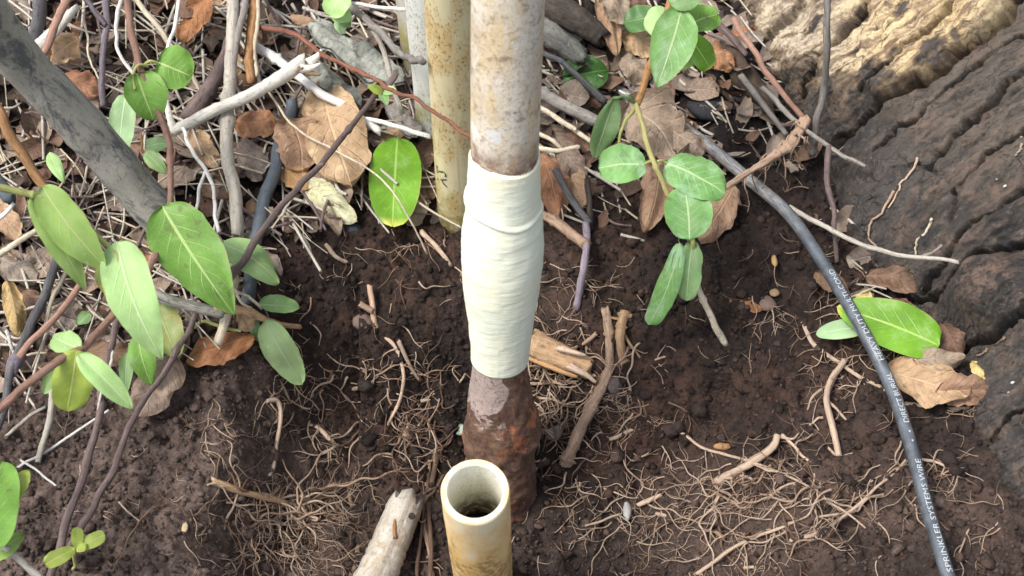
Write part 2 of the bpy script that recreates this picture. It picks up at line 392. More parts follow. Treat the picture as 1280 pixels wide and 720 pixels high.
def stump_field():
    s = np.linspace(0, 1, NS)[:, None]+0*inward[None]; a = inward[None]+0*s
    ang = np.radians(28+6*np.sin(s*9)); e = np.stack([np.cos(ang), np.sin(ang), 0*ang], -1)
    z = 0.022*(1-np.exp(-a/0.012))+0.50*a+1.0*a*a+5.4*np.clip(a-0.5, 0, 9)**2
    z[:, 0] -= 0.06
    p = base[:, None]+e*a[..., None]+np.stack([0*z, 0*z, z], -1)
    q = p-CP; dep = q@FW; px = 640+FPX*q[..., 0]/dep; py = 360-FPX*(q@UP)/dep
    wx = px+7*fbm(px*.05, py*.05, 4, .6); wy = py+7*fbm(px*.05+40, py*.05+20, 4, .6)
    d = 0*px
    al = (wx*0.78-wy*0.62); ac = (wx*0.62+wy*0.78)       # along / across the grain
    for line, dp, w in FIS:
        ds, sg = seg_dist(wx, wy, line); wl = 0.5*w*(0.6+1.1*np.clip(fbm(al*.03, ac*.01+dp*900, 2)+.5, 0, 1))
        d -= 1.4*dp*np.exp(-(ds/np.where(sg < 0, wl*0.6, wl*1.1))**2)+0.05*dp*np.exp(-(ds/(wl*4)))
    for line, hgt, w in RID:
        ds, sg = seg_dist(wx, wy, line); d += 1.0*hgt*np.exp(-(ds/w)**2)
    d += 0.034*np.exp(-(np.hypot((px-1243)/58, (py-366)/46))**4)
    d += 0.010*fbm(al*.006, ac*.016, 2)+0.0034*fbm(al*.010+9, ac*.09, 4, .6)+0.0022*fbm(al*.03, ac*.30, 3, .6)+0.0008*fbm(al*.2, ac*.3, 4, .7)
    crk = np.abs(fbm(al*.012+70, ac*.085+5, 3)); d -= 0.0055*np.clip(1-crk/0.016, 0, 1)*sstep(-.1, .15, fbm(al*.01+3, ac*.02, 2))
    nrm = np.stack([-0.55*e[..., 0]*(1+1.5*a), -0.55*e[..., 1]*(1+1.5*a), 0.8+0*a], -1); nrm /= np.linalg.norm(nrm, axis=-1)[..., None]
    V = p+nrm*d[..., None]
    nz = fbm(al*.03, ac*.06+11, 4, .6)
    above = sstep(8, -4, seg_dist(wx, wy, FIS[2][0])[1]*seg_dist(wx, wy, FIS[2][0])[0])
    E = lambda cx, cy, rx, ry: np.exp(-(np.hypot((px-cx)/rx, (py-cy)/ry))**2.4)
    gold = np.clip((1.1*E(1120, 25, 95, 82)+0.95*E(1005, 22, 82, 70)+0.8*E(1200, 0, 90, 80))*above*(0.85+1.5*nz)-0.05, 0, 1)
    pale = np.clip(E(1000, 30, 80, 80)+0.5*nz, 0, 1)
    red = np.clip(nz*1.5-0.2+1.0*E(1245, 365, 40, 40)*(.5+nz)+.8*E(1250, 232, 34, 22)+.5*E(1165, 165, 28, 22)+.5*E(1150, 300, 40, 20), 0, 1)
    grey = np.clip(sstep(1030, 1180, px-0.55*(py-120))*sstep(330, 150, py)*0.9+0.25+nz*.6, 0, 1)
    global SUV, SGREY
    SUV = np.stack([ac/100, al/100], -1).reshape(-1, 2); SGREY = grey
    return V, gold, red, pale
SV, SGOLD, SRED, SPALE = stump_field()
def stump_material():
    m, nt, b, out = new_mat('charred_bark'); n = N(nt); ob = n.coord('Object'); uv = n.coord('UV')
    f = n.noise(ob, 20, 7, 0.7); f2 = n.noise(ob, 150, 8, 0.78); st = n.noise(n.map(uv, (11, 1.3, 1)), 1.0, 8, 0.72, 0.5); f4 = n.noise(ob, 420, 6, 0.75)
    dark = n.mix(n.smooth(f, 0.38, 0.62), (0.013, 0.012, 0.012), (0.046, 0.041, 0.038))
    dark = n.mix(n.math('MULTIPLY', n.attr('grey'), n.smooth(st, 0.34, 0.60)), dark, (0.098, 0.077, 0.060))
    dark = n.mix(n.math('MULTIPLY', n.smooth(f2, 0.5, 0.64), 0.6), dark, (0.095, 0.083, 0.074))
    dark = n.mix(n.math('MULTIPLY', n.smooth(f4, 0.48, 0.38), 0.6), dark, (0.010, 0.009, 0.009))
    dark = n.mix(n.math('MULTIPLY', n.attr('red'), n.smooth(f2, 0.40, 0.58)), dark, (0.120, 0.078, 0.060))
    gold = n.mix(n.smooth(st, 0.40, 0.58), (0.17, 0.108, 0.062), (0.54, 0.415, 0.23))
    gold = n.mix(n.attr('pale'), gold, n.mix(n.smooth(st, 0.36, 0.62), (0.17, 0.13, 0.10), (0.46, 0.39, 0.29)))
    gold = n.mix(n.math('MULTIPLY', n.smooth(f2, 0.50, 0.60), 0.65), gold, (0.085, 0.055, 0.035))
    gold = n.mix(n.math('MULTIPLY', n.smooth(f4, 0.56, 0.68), 0.5), gold, (0.62, 0.52, 0.33))
    msk = n.smooth(n.math('ADD', n.attr('gold'), n.math('MULTIPLY', n.math('SUBTRACT', f2, 0.5), 1.3)), 0.30, 0.72)
    mid_ = n.smooth(n.math('ADD', n.attr('gold'), n.math('MULTIPLY', n.math('SUBTRACT', f2, 0.5), 1.6)), 0.05, 0.40)
    col = n.mix(msk, n.mix(n.math('MULTIPLY', mid_, 0.8), dark, n.mix(n.smooth(st, 0.38, 0.6), (0.075, 0.050, 0.034), (0.19, 0.135, 0.085))), gold)
    crack = n.smooth(n.voro(n.map(uv, (9, 3, 1)), 1.0, 'DISTANCE_TO_EDGE'), 0.05, 0.0)
    crack = n.math('MULTIPLY', crack, n.smooth(f, 0.5, 0.62))
    col = n.mix(n.math('MULTIPLY', crack, 0.8), col, (0.008, 0.006, 0.005))
    n.put(b.inputs['Base Color'], col); b.inputs['Roughness'].default_value = 0.7; b.inputs['Specular IOR Level'].default_value = 0.35
    h = n.math('SUBTRACT', n.math('ADD', n.math('ADD', n.math('MULTIPLY', f2, 0.7), n.math('MULTIPLY', f4, 0.8)), n.math('MULTIPLY', st, 0.35)), n.math('MULTIPLY', crack, 0.5))
    n.put(b.inputs['Normal'], n.bump(h, 0.8, 0.0022)); return m
tree = empty('tree', tuple(SV[NS//2, 10]), 'charred old tree stump with deep fissures and a golden weathered patch', 'tree')
sf = [(i*NT+j, i*NT+j+1, (i+1)*NT+j+1, (i+1)*NT+j) for i in range(NS-1) for j in range(NT-1)]
trunk = mesh_obj('trunk', SV.reshape(-1, 3), sf, stump_material(), tree, SUV, True, {'gold': SGOLD.ravel(), 'red': SRED.ravel(), 'pale': SPALE.ravel(), 'grey': SGREY.ravel()})
BVH = BVHTree.FromPolygons([Vector(v) for v in SV.reshape(-1, 3)], sf)
def on_stump(px, py, h=0.001):
    d = Vector(FW+UP*((360-py)/FPX)+np.array([(px-640)/FPX, 0, 0]))
    hit, nr, _, _ = BVH.ray_cast(Vector(CP), d.normalized())
    if hit is None: return P(px, py, h)
    if nr.dot(d) > 0: nr = -nr
    return hit+nr*h

# ------------------------------------------------------------------ pipes
def lathe(name, axis, s_list, rfun, mat, parent=None, sides=64, close_top=False):
    """axis: (p0, p1); ring radius rfun(s, theta) at distance s (m) from p0; theta 0 faces the viewer's side"""
    p0, p1 = np.array(axis[0]), np.array(axis[1]); d = p1-p0; d /= np.linalg.norm(d)
    f = np.array([0, -1.0, 0.3]); f = f-np.dot(f, d)*d; f /= np.linalg.norm(f); g = np.cross(f, d)
    V = []; U = []
    for s in s_list:
        for k in range(sides):
            th = 2*math.pi*k/sides; r = rfun(s, th)
            V.append(p0+d*s+r*(math.cos(th)*f+math.sin(th)*g)); U.append((k/sides, s*10))
    n = len(s_list)
    F = [(i*sides+k, i*sides+(k+1) % sides, (i+1)*sides+(k+1) % sides, (i+1)*sides+k) for i in range(n-1) for k in range(sides)]
    return mesh_obj(name, V, F, mat, parent, U)
def axis_frame(axis):
    p0, p1 = np.array(axis[0]), np.array(axis[1]); d = p1-p0; L = np.linalg.norm(d); d /= L
    f = np.array([0, -1.0, 0.3]); f = f-np.dot(f, d)*d; f /= np.linalg.norm(f); g = np.cross(f, d); return p0, d, f, g, L
def s_at(axis, py):
    """distance from axis start whose sight line crosses photo row py"""
    p0, d, f, g, L = axis_frame(axis)
    lo, hi = -0.1, L+0.2
    def row(s):
        q = p0+d*s-CP; return 360-FPX*np.dot(q, UP)/np.dot(q, FW)
    for _ in range(50):
        m = (lo+hi)/2
        if (row(m)-py)*(row(hi)-row(lo)) > 0: hi = m
        else: lo = m
    return m
R0 = 0.021
def steel_mat():
    m, nt, b, out = new_mat('galvanised_steel'); n = N(nt); ob = n.coord('Object'); uv = n.coord('UV')
    f = n.noise(ob, 30, 6, 0.65); f2 = n.noise(ob, 110, 6, 0.7); f3 = n.noise(n.map(uv, (3, 0.5, 1)), 3, 5, 0.6)
    f4 = n.noise(ob, 330, 7, 0.78)
    col = n.mix(n.smooth(f, 0.36, 0.62), (0.46, 0.375, 0.27), (0.60, 0.55, 0.46))
    col = n.mix(n.smooth(f3, 0.46, 0.62), col, (0.58, 0.46, 0.29))
    col = n.mix(n.math('MULTIPLY', n.smooth(f4, 0.5, 0.62), 0.6), col, (0.24, 0.185, 0.13))
    col = n.mix(n.math('MULTIPLY', n.smooth(f2, 0.54, 0.66), 0.7), col, (0.16, 0.11, 0.08))
    col = n.mix(n.smooth(n.noise(ob, 48, 4, 0.6), 0.63, 0.68), col, (0.58, 0.57, 0.55))
    col = n.mix(n.math('MULTIPLY', n.attr('rusty'), n.smooth(f2, 0.3, 0.55)), col, (0.15, 0.07, 0.055))
    n.put(b.inputs['Base Color'], col); b.inputs['Roughness'].default_value = 0.65
    n.put(b.inputs['Normal'], n.bump(n.math('ADD', n.math('ADD', f2, f4), f), 0.5, 0.0014)); return m
def rust_mat():
    m, nt, b, out = new_mat('rust_crust'); n = N(nt); ob = n.coord('Object'); uv = n.coord('UV')
    f = n.noise(ob, 46, 8, 0.75, 0.5); f2 = n.noise(ob, 260, 8, 0.8); f3 = n.noise(n.map(ob, (1, 1, .8), (2, 5, 1)), 38, 7, 0.7)
    col = n.mix(n.smooth(f, 0.38, 0.62), (0.070, 0.034, 0.023), (0.165, 0.092, 0.056))
    col = n.mix(n.smooth(f3, 0.56, 0.62), col, (0.34, 0.12, 0.055))
    sep = n.node('ShaderNodeSeparateXYZ'); n.put(sep.inputs[0], uv)
    flake = n.smooth(n.math('ADD', n.attr('flake'), n.math('MULTIPLY', n.math('SUBTRACT', f, 0.5), 2.2)), 0.42, 0.5)
    col = n.mix(flake, col, n.mix(n.smooth(f2, 0.35, 0.65), (0.25, 0.18, 0.155), (0.46, 0.38, 0.35)))
    col = n.mix(n.math('MULTIPLY', n.smooth(f2, 0.52, 0.60), 0.75), col, (0.030, 0.016, 0.012))
    col = n.mix(n.math('MULTIPLY', n.smooth(f2, 0.44, 0.36), 0.5), col, (0.24, 0.13, 0.07))
    n.put(b.inputs['Base Color'], col); b.inputs['Roughness'].default_value = 0.85
    n.put(b.inputs['Normal'], n.bump(n.math('ADD', f2, n.math('MULTIPLY', f, 0.6)), 0.8, 0.002)); return m
def tape_mat():
    m, nt, b, out = new_mat('waxy_wrap_tape'); n = N(nt); ob = n.coord('Object'); uv = n.coord('UV')
    f = n.noise(ob, 22, 4, 0.5); f2 = n.noise(ob, 150, 5, 0.65); st = n.noise(n.map(uv, (2, 26, 1)), 1.6, 4, 0.6, 0.3)
    col = n.mix(n.smooth(f, 0.35, 0.65), (0.68, 0.72, 0.60), (0.74, 0.73, 0.56))
    col = n.mix(n.math('MULTIPLY', n.smooth(st, 0.55, 0.75), 0.4), col, (0.74, 0.73, 0.60))
    col = n.mix(n.math('MULTIPLY', n.smooth(n.noise(n.map(ob, (1, 1, 2.2)), 60, 6, 0.75, 1.2), 0.60, 0.68), 0.4), col, (0.45, 0.35, 0.25))
    n.put(b.inputs['Base Color'], col); b.inputs['Roughness'].default_value = 0.5
    b.inputs['Subsurface Weight'].default_value = 0.2; b.inputs['Subsurface Radius'].default_value = (0.004, 0.003, 0.002); b.inputs['Subsurface Scale'].default_value = 1.0
    n.put(b.inputs['Normal'], n.bump(n.math('ADD', n.math('MULTIPLY', st, 0.8), n.math('MULTIPLY', f2, 0.35)), 0.35, 0.0014)); return m
def pvc_mat(c=(0.70, 0.66, 0.52), stain=(0.62, 0.44, 0.19), dirt=(0.16, 0.14, 0.10), green=None, amount=0.5, specks=0.6):
    m, nt, b, out = new_mat('aged_pvc'); n = N(nt); ob = n.coord('Object'); uv = n.coord('UV')
    f = n.noise(ob, 16, 5, 0.6); f2 = n.noise(ob, 160, 6, 0.75); st = n.noise(n.map(uv, (3, 0.9, 1)), 2.4, 6, 0.65, 0.4)
    col = n.mix(n.math('MULTIPLY', n.smooth(st, 0.38, 0.66), amount), c, stain)
    col = n.mix(n.math('MULTIPLY', n.attr('stained'), n.smooth(f, 0.2, 0.55)), col, stain)
    sp = n.math('MULTIPLY', n.smooth(n.noise(n.map(uv, (8, 3, 1)), 8, 6, 0.85), 0.52, 0.60), n.smooth(st, 0.40, 0.54))
    col = n.mix(n.math('MULTIPLY', sp, specks), col, dirt)
    if green: col = n.mix(n.math('MULTIPLY', n.attr('green'), n.smooth(n.noise(ob, 42, 5, 0.65), 0.34, 0.6)), col, green)
    col = n.mix(n.math('MULTIPLY', n.attr('dirty'), n.smooth(f2, 0.42, 0.56)), col, (0.11, 0.072, 0.034))
    n.put(b.inputs['Base Color'], col); b.inputs['Roughness'].default_value = 0.42; b.inputs['Specular IOR Level'].default_value = 0.4
    b.inputs['Subsurface Weight'].default_value = 0.08; b.inputs['Subsurface Radius'].default_value = (0.003, 0.0025, 0.0015); b.inputs['Subsurface Scale'].default_value = 1.0
    n.put(b.inputs['Normal'], n.bump(n.math('ADD', f2, st), 0.12, 0.0008)); return m
def add_attr(o, name, vals):
    at = o.data.attributes.new(name, 'FLOAT', 'POINT'); at.data.foreach_set('value', np.asarray(vals, float))

# 1. the taped steel pipe (top leans a little away from the viewer)
A1 = (at_depth(638.5, -170, 0.755), at_depth(621, 640, 1.135))
p0, dd, ff, gg, L1 = axis_frame(A1)
steel = empty('steel_pipe', tuple(A1[1]), 'old galvanised steel pipe rising from the hole, wrapped with cream tape', 'pipe')
s_top, s_col, s_bot = s_at(A1, 192), s_at(A1, 252), s_at(A1, 447)
ss = np.linspace(0, s_top+0.02, 60)
o = lathe('pipe_barrel', A1, ss, lambda s, t: R0*(1+0.006*noise.noise(Vector((math.cos(t)*2, math.sin(t)*2, s*40)))), steel_mat(), steel)
add_attr(o, 'rusty', np.repeat(np.clip(1-(s_top-ss)/0.018, 0, 1), 64))
rb = np.linspace(s_bot-0.012, L1+0.03, 110)
FLK = -0.75
def rust_r(s, t):
    u = max(0, min(1, (s-s_bot)/0.075)); u = u*u*(3-2*u)
    q = Vector((math.cos(t)*4, math.sin(t)*4, s*120))
    lump = 0.0035*noise.fractal(q*0.35, 1.0, 2.0, 3)+0.0009*noise.fractal(q*1.9, 1.0, 2.0, 4)
    side = 0.5+0.5*math.sin(t)            # the crust is thicker on one side
    return R0*0.93+u*(0.0050+0.0040*side)+lump*(0.25+0.75*u)
o = lathe('rust_crust', A1, rb, rust_r, rust_mat(), steel, 96)
fl = []
for s in rb:
    for k in range(96):
        t = 2*math.pi*k/96; c = math.cos(t-FLK)
        fl.append(max(0, min(1, (c-0.35-0.5*noise.noise(Vector((t*1.3, s*60, 2))))*3))*max(0, min(1, 1.25-(s-s_bot)/0.055)))
add_attr(o, 'flake', fl)
def tape_profile(s):
    u = (s-s_top)/(s_bot-s_top)
    pts = [(-0.02, 1.02), (0.0, 1.035), (0.06, 1.045), (0.17, 1.07), (0.22, 1.13), (0.30, 1.22), (0.40, 1.28), (0.50, 1.285), (0.62, 1.22), (0.80, 1.07), (0.93, 0.985), (1.0, 0.96), (1.02, .94)]
    return R0*float(np.interp(u, [a for a, _ in pts], [b for _, b in pts]))
def tape_r(s, t):
    pitch = 0.023
    ph = ((s+pitch*(t-0.4)/(2*math.pi)*0.8+0.0018*math.sin(3*t))/pitch) % 1.0
    step = 0.00022*(ph if ph < 0.93 else (1-ph)/0.07*0.93)
    q = Vector((math.cos(t)*1.5, math.sin(t)*1.5, s*38))
    rip = 0.00013*noise.noise(Vector((math.cos(t)*1.2, math.sin(t)*1.2, s*330+t*1.5)))
    return tape_profile(s)+step+0.0005*noise.fractal(q, 1.0, 2.0, 3)+rip
TAPE = tape_mat()
lathe('tape_turn', A1, np.concatenate([[s_col-0.006], np.linspace(s_col-0.004, s_bot, 170), [s_bot+0.0002]]), lambda s, t: tape_r(s, t) if s <= s_bot else R0*0.9, TAPE, steel, 110)
def collar_r(s, t):
    w = 0.0022*math.sin(2*t+1)+0.0015*math.sin(5*t)
    u = (s-s_top)/(s_col+0.004-s_top)
    r = tape_r(s, t)+0.0006
    if u < 0.02: r = R0*1.0
    if u > 0.97: r = tape_profile(s)-0.0006
    elif u > 0.86: r += 0.0011*math.sin((u-0.86)/0.11*math.pi)
    return r
o = lathe('tape_turn', A1, np.concatenate([[s_top], np.linspace(s_top+0.0008, s_col+0.004, 60)]), collar_r, TAPE, steel, 110)
# uneven lower lip of the collar
me_ = o.data
for v in me_.vertices:
    wv = np.array(v.co)+np.array(steel.location)-p0; s = float(np.dot(wv, dd)); t = math.atan2(np.dot(wv, gg), np.dot(wv, ff))
    k = max(0, min(1, (s-s_top)/(s_col-s_top)))
    off = (0.0045*math.sin(t+0.4)+0.0012*math.sin(4*t))*k*k + (1-k)**3*0.002*math.sin(2*t)
    v.co = Vector(np.array(v.co)+dd*off)

# 2. the open plastic pipe in front
rim = at_depth(594, 614, 0.874); A2b = Vector((rim.x-0.002+0.004, rim.y+0.040, -0.085))
A2 = (rim, A2b)
pv = empty('plastic_pipe', tuple(A2b), 'open-topped cream plastic pipe standing in the hole in front of the taped pipe', 'pipe')
FRONT = pvc_mat((0.80, 0.69, 0.46), (0.72, 0.46, 0.17), amount=0.7, specks=0.2)
Lp = (A2b-rim).length
def chip(t): return 0.0011*noise.noise(Vector((math.cos(t)*3, math.sin(t)*3, 5.0)))+0.0005*noise.noise(Vector((math.cos(t)*9, math.sin(t)*9, 1.0)))
so = np.concatenate([[0.0, 0.0006, 0.0018], np.linspace(0.004, Lp+0.03, 70)])
def ro(s, t): return 0.0211-(0.0009 if s < 0.0003 else (0.0003 if s < 0.001 else 0))+0.00025*noise.noise(Vector((math.cos(t)*2, math.sin(t)*2, s*60)))
o = lathe('pipe_barrel', A2, so, ro, FRONT, pv, 80)
st_ = []; dt_ = []
for s in so:
    for k in range(80):
        t = 2*math.pi*k/80; nz = noise.fractal(Vector((math.cos(t)*1.5, math.sin(t)*1.5, s*28)), 1.0, 2, 4)
        st_.append(max(0, min(1, (s-0.006)/0.06+nz*0.9))); dt_.append(0.6*max(0, min(1, (s-0.066)/0.03+nz*1.6)))
add_attr(o, 'stained', st_); add_attr(o, 'dirty', dt_); add_attr(o, 'green', np.zeros(len(st_)))
INN = pvc_mat((0.80, 0.79, 0.70), (0.55, 0.50, 0.30), amount=0.3, specks=0.5)
si = np.concatenate([[0.0, 0.0006], np.linspace(0.002, 0.12, 40)])
o = lathe('pipe_bore', A2, si, lambda s, t: 0.0168-(0 if s > 0.0003 else -0.0006), INN, pv, 80)
add_attr(o, 'stained', np.repeat(np.clip((si-0.03)/0.05, 0, 1)*0.6, 80)); add_attr(o, 'dirty', np.repeat(np.clip((si-0.045)/0.03, 0, 1), 80)); add_attr(o, 'green', np.zeros(len(si)*80))
# rim face and the dirt plug down inside
q0, d2, f2_, g2_, _ = axis_frame(A2); V = []; F = []
for rr in (0.0202, 0.0188, 0.0174):
    for k in range(80):
        t = 2*math.pi*k/80; V.append(q0-d2*(0.0004+(chip(t) if rr == 0.0188 else 0)*0.3)+rr*(math.cos(t)*f2_+math.sin(t)*g2_))
for i in range(2):
    for k in range(80): F.append((i*80+k, i*80+(k+1) % 80, (i+1)*80+(k+1) % 80, (i+1)*80+k))
o = mesh_obj('pipe_rim', V, F, FRONT, pv, [(i % 80/80, 0) for i in range(240)])
for k in ('stained', 'dirty', 'green'): add_attr(o, k, np.zeros(240))
V = [q0+d2*0.085]; F = []
for rr in (0.008, 0.0158):
    for k in range(24):
        t = 2*math.pi*k/24; V.append(q0+d2*(0.085+0.004*random.random())+rr*(math.cos(t)*f2_+math.sin(t)*g2_))
F = [(0, 1+k, 1+(k+1) % 24) for k in range(24)]+[(1+k, 25+k, 25+(k+1) % 24, 1+(k+1) % 24) for k in range(24)]
mesh_obj('dirt_plug', V, F, SOIL, pv)

# 3-5. pipes standing behind
def back_pipe(base_px, top_px, top_depth, h, r, mat, label, green0=None, name='plastic_pipe'):
    b0 = P(*base_px, h); t0 = at_depth(*top_px, top_depth)
    ax = (t0, b0+(b0-t0).normalized()*0.05); _, _, _, _, LL = axis_frame(ax)
    e = empty(name, tuple(b0), label, 'pipe')
    sl = np.linspace(0, LL, 90); s_g = LL-0.05
    o = lathe('pipe_barrel', ax, sl, lambda s, t: r+0.0002*noise.noise(Vector((math.cos(t)*2, math.sin(t)*2, s*50))), mat, e, 64)
    gn = []; dn = []
    for s in sl:
        for k in range(64):
            t = 2*math.pi*k/64; nz = noise.fractal(Vector((math.cos(t)*1.5, math.sin(t)*1.5, s*22)), 1.0, 2, 4)
            gn.append(max(0, min(1, (s-(s_g-0.065))/0.04+nz*0.8))); dn.append(max(0, min(1, (s-(s_g-0.016))/0.02+nz*0.7))*0.8)
    add_attr(o, 'green', gn); add_attr(o, 'dirty', dn); add_attr(o, 'stained', np.zeros(len(gn)))
    return e, ax
MOSS = (0.26, 0.23, 0.055)
e1, AX1 = back_pipe((579, 268), (563, -130), 0.90, 0.0, R0, pvc_mat((0.60, 0.54, 0.34), (0.52, 0.35, 0.14), (0.08, 0.07, 0.055), MOSS, 0.85, 1.0), 'mould-speckled cream plastic pipe close behind the taped pipe, mossy at its foot')
e2, AX2 = back_pipe((551, 172), (527, -130), 1.04, 0.0, 0.0195, pvc_mat((0.60, 0.61, 0.58), (0.50, 0.49, 0.42), (0.05, 0.05, 0.05), MOSS, 0.4, 0.8), 'pale grey plastic pipe between the cream pipe and the twigs')
e3, AX3 = back_pipe((528, 92), (506, -130), 1.17, 0.0, 0.0165, pvc_mat((0.40, 0.38, 0.34), (0.30, 0.27, 0.22), (0.10, 0.1, 0.09), MOSS, 0.4, 0.3), 'grey-brown plastic pipe, the farthest left of the upright pipes')
INK = new_mat('black_ink')[0]; INK.node_tree.nodes['Principled BSDF'].inputs['Base Color'].default_value = (0.06, 0.055, 0.05, 1); INK.node_tree.nodes['Principled BSDF'].inputs['Roughness'].default_value = 0.7
def text_mesh(body, size):
    cu = bpy.data.curves.new('lettering', 'FONT'); cu.body = body; cu.size = size; cu.resolution_u = 2
    ob = bpy.data.objects.new('lettering', cu); COL.objects.link(ob); bpy.context.view_layer.update()
    dg = bpy.context.evaluated_depsgraph_get(); tm = bpy.data.meshes.new_from_object(ob.evaluated_get(dg))
    vv = np.array([v.co[:] for v in tm.vertices]); ffc = [tuple(p.vertices) for p in tm.polygons]
    bpy.data.objects.remove(ob); bpy.data.curves.remove(cu); bpy.data.meshes.remove(tm)
    return vv, ffc
# faint printed mark on the speckled pipe, running down the barrel
vv, fc = text_mesh('SM', 0.017)
q0, d_, f_, g_, LL = axis_frame(AX1); s0 = s_at(AX1, 192); V = []
xm = vv[:, 0].max()
for x, y, _ in vv:
    s = s0+x; th = -math.radians(62)+y/R0
    V.append(q0+d_*s+(R0+0.0004)*(math.cos(th)*f_+math.sin(th)*g_))
mesh_obj('printed_mark', V, fc, INK, e1.children[0], None, False)

# ------------------------------------------------------------------ the buried cable
cab = [(770, 112, 0.004), (815, 137, 0.006), (872, 172, 0.016), (932, 221, 0.024), (985, 267, 0.028), (1030, 331, 0.03), (1072, 402, 0.034), (1110, 475, 0.036), (1137, 552, 0.036), (1158, 632, 0.036), (1186, 722, 0.036), (1215, 800, 0.034)]
cpth = spline([P(*c) for c in cab], 150); CR = 0.0047
def cable_mat():
    m, nt, b, out = new_mat('black_cable_jacket'); n = N(nt); ob = n.coord('Object'); uv = n.coord('UV')
    f = n.noise(ob, 60, 6, 0.7); f2 = n.noise(n.map(uv, (5, 2, 1)), 5, 6, 0.7)
    col = n.mix(n.smooth(f, 0.35, 0.7), (0.035, 0.043, 0.054), (0.095, 0.110, 0.128))
    col = n.mix(n.math('MULTIPLY', n.attr('dust'), n.smooth(f2, 0.35, 0.6)), col, (0.26, 0.24, 0.215))
    n.put(b.inputs['Base Color'], col); n.put(b.inputs['Roughness'], n.math('ADD', n.math('MULTIPLY', f2, 0.25), 0.10)); b.inputs['Specular IOR Level'].default_value = 1.0
    n.put(b.inputs['Normal'], n.bump(f2, 0.12, 0.0006)); return m
cable = empty('electrical_cable', tuple(cpth[-1]), 'black outdoor cable with white printing, curving past the right-hand side', 'cable')
Vt, Ft, Ut = tube_data(cpth, np.linspace(0.0052, CR, 150), 20)
o = JACKET = mesh_obj('cable_jacket', Vt, Ft, cable_mat(), cable, Ut)
dust = []
for i in range(150):
    k = max(0, min(1, (62-i)/22)); dust += [0.85*k+0.06]*20
add_attr(o, 'dust', dust+[0.8, 0.1])
WHT = new_mat('white_print')[0]; WHT.node_tree.nodes['Principled BSDF'].inputs['Base Color'].default_value = (0.36, 0.39, 0.42, 1); WHT.node_tree.nodes['Principled BSDF'].inputs['Roughness'].default_value = 0.6
path = cpth[::-1]; seg = np.linalg.norm(np.diff(path, axis=0), axis=1); LEN = np.concatenate([[0], np.cumsum(seg)])
tang = np.gradient(path, axis=0); tang /= np.linalg.norm(tang, axis=1)[:, None]
def print_on_cable(body, s_start, s_end, size=0.0050):
    vv, fc = text_mesh(body, size)
    kx = (s_end-s_start)/(vv[:, 0].max()-vv[:, 0].min()); x0 = vv[:, 0].min(); V = []
    for x, y, _ in vv:
        s = s_start+(x-x0)*kx
        c = np.array([np.interp(s, LEN, path[:, k]) for k in range(3)]); t = np.array([np.interp(s, LEN, tang[:, k]) for k in range(3)]); t /= np.linalg.norm(t)
        u = CP-c; u = u-np.dot(u, t)*t; u /= np.linalg.norm(u); sd_ = np.cross(u, t)
        th = (y-size*0.36)/CR-0.42
        V.append(c+(CR+(0.0052-CR)*s/LEN[-1]+0.00035)*(math.cos(th)*u+math.sin(th)*sd_))
    mesh_obj('lettering', V, fc, WHT, JACKET, None, False)
def cs(py):      # distance along the reversed cable where it crosses photo row py
    best = 0; bd = 1e9
    for i, p in enumerate(path):
        q = p-CP; r = 360-FPX*np.dot(q, UP)/np.dot(q, FW)
        if abs(r-py) < bd: bd = abs(r-py); best = LEN[i]
    return best
print_on_cable('SPRINKLER SYSTEMS WIRE', cs(716), cs(577))
for y_ in (556, 545): print_on_cable('\u2022', cs(y_)-0.001, cs(y_)+0.001, 0.005)
print_on_cable('DIRECT BURIAL', cs(532), cs(468))
print_on_cable('HEAVY DUTY MULTI-COND', cs(456), cs(341))
# ------------------------------------------------------------------ leaves
def leaf(name, base, tip, w, mat, parent=None, p=0.5, q=0.75, bend=0.08, fold=0.12, roll=0, ragged=0.0, wave=0.055, side=0.0, nu=17, nv=10, seed=None, lift=0.5, cut=0.0, curl=0.0):
    base = np.array(base); tip = np.array(tip); ax = tip-base; L = np.linalg.norm(ax); ax = ax/L
    seed = random.random()*100 if seed is None else seed
    mid = (base+tip)/2; tc = CP-mid; tc /= np.linalg.norm(tc)
    n0 = tc*lift+np.array([0, 0, 1.0])*(1-lift); n0 = n0-np.dot(n0, ax)*ax; n0 /= np.linalg.norm(n0)
    b0 = np.cross(n0, ax); r = math.radians(roll)
    nn = n0*math.cos(r)+b0*math.sin(r); bb = np.cross(nn, ax)
    V = []; U = []; um = p/(p+q); mx = um**p*(1-um)**q
    for i in range(nu):
        u = i/(nu-1); u_ = 0.5-0.5*math.cos(math.pi*u); u = 0.35*u+0.65*u_
        uu = min(max(u, 1e-4), 1-1e-4)*(1-cut)
        hw = 0.5*w*(uu**p*(1-uu)**q)/mx
        c = base+ax*L*u+nn*(L*bend*math.sin(math.pi*u))+bb*(L*side*math.sin(math.pi*u))
        for j in range(nv):
            v = -1+2*j/(nv-1)
            k = hw*v
            if ragged: k *= 1-ragged*(0.5+noise.noise(Vector((seed+u*7, math.copysign(3, v), 0.3)))+0.5*noise.noise(Vector((seed+u*19, math.copysign(5, v), 1.3))))*abs(v)
            z = fold*abs(k) - 0.35*fold*k*k/(0.5*w+1e-9) + wave*w*noise.noise(Vector((seed+u*3.1, v*1.1+seed, seed)))*(0.4+abs(v)) + 0.35*wave*w*noise.noise(Vector((seed+u*9, v*2.5, seed+4)))*abs(v)
            z += curl*w*(v**4)*(0.6+0.8*noise.noise(Vector((seed+u*2.3, math.copysign(4, v), 7))))
            V.append(c+bb*k+nn*z); U.append((u, 0.5+0.5*v))
    F = [(i*nv+j, i*nv+j+1, (i+1)*nv+j+1, (i+1)*nv+j) for i in range(nu-1) for j in range(nv-1)]
    return mesh_obj(name, V, F, mat, parent, U)
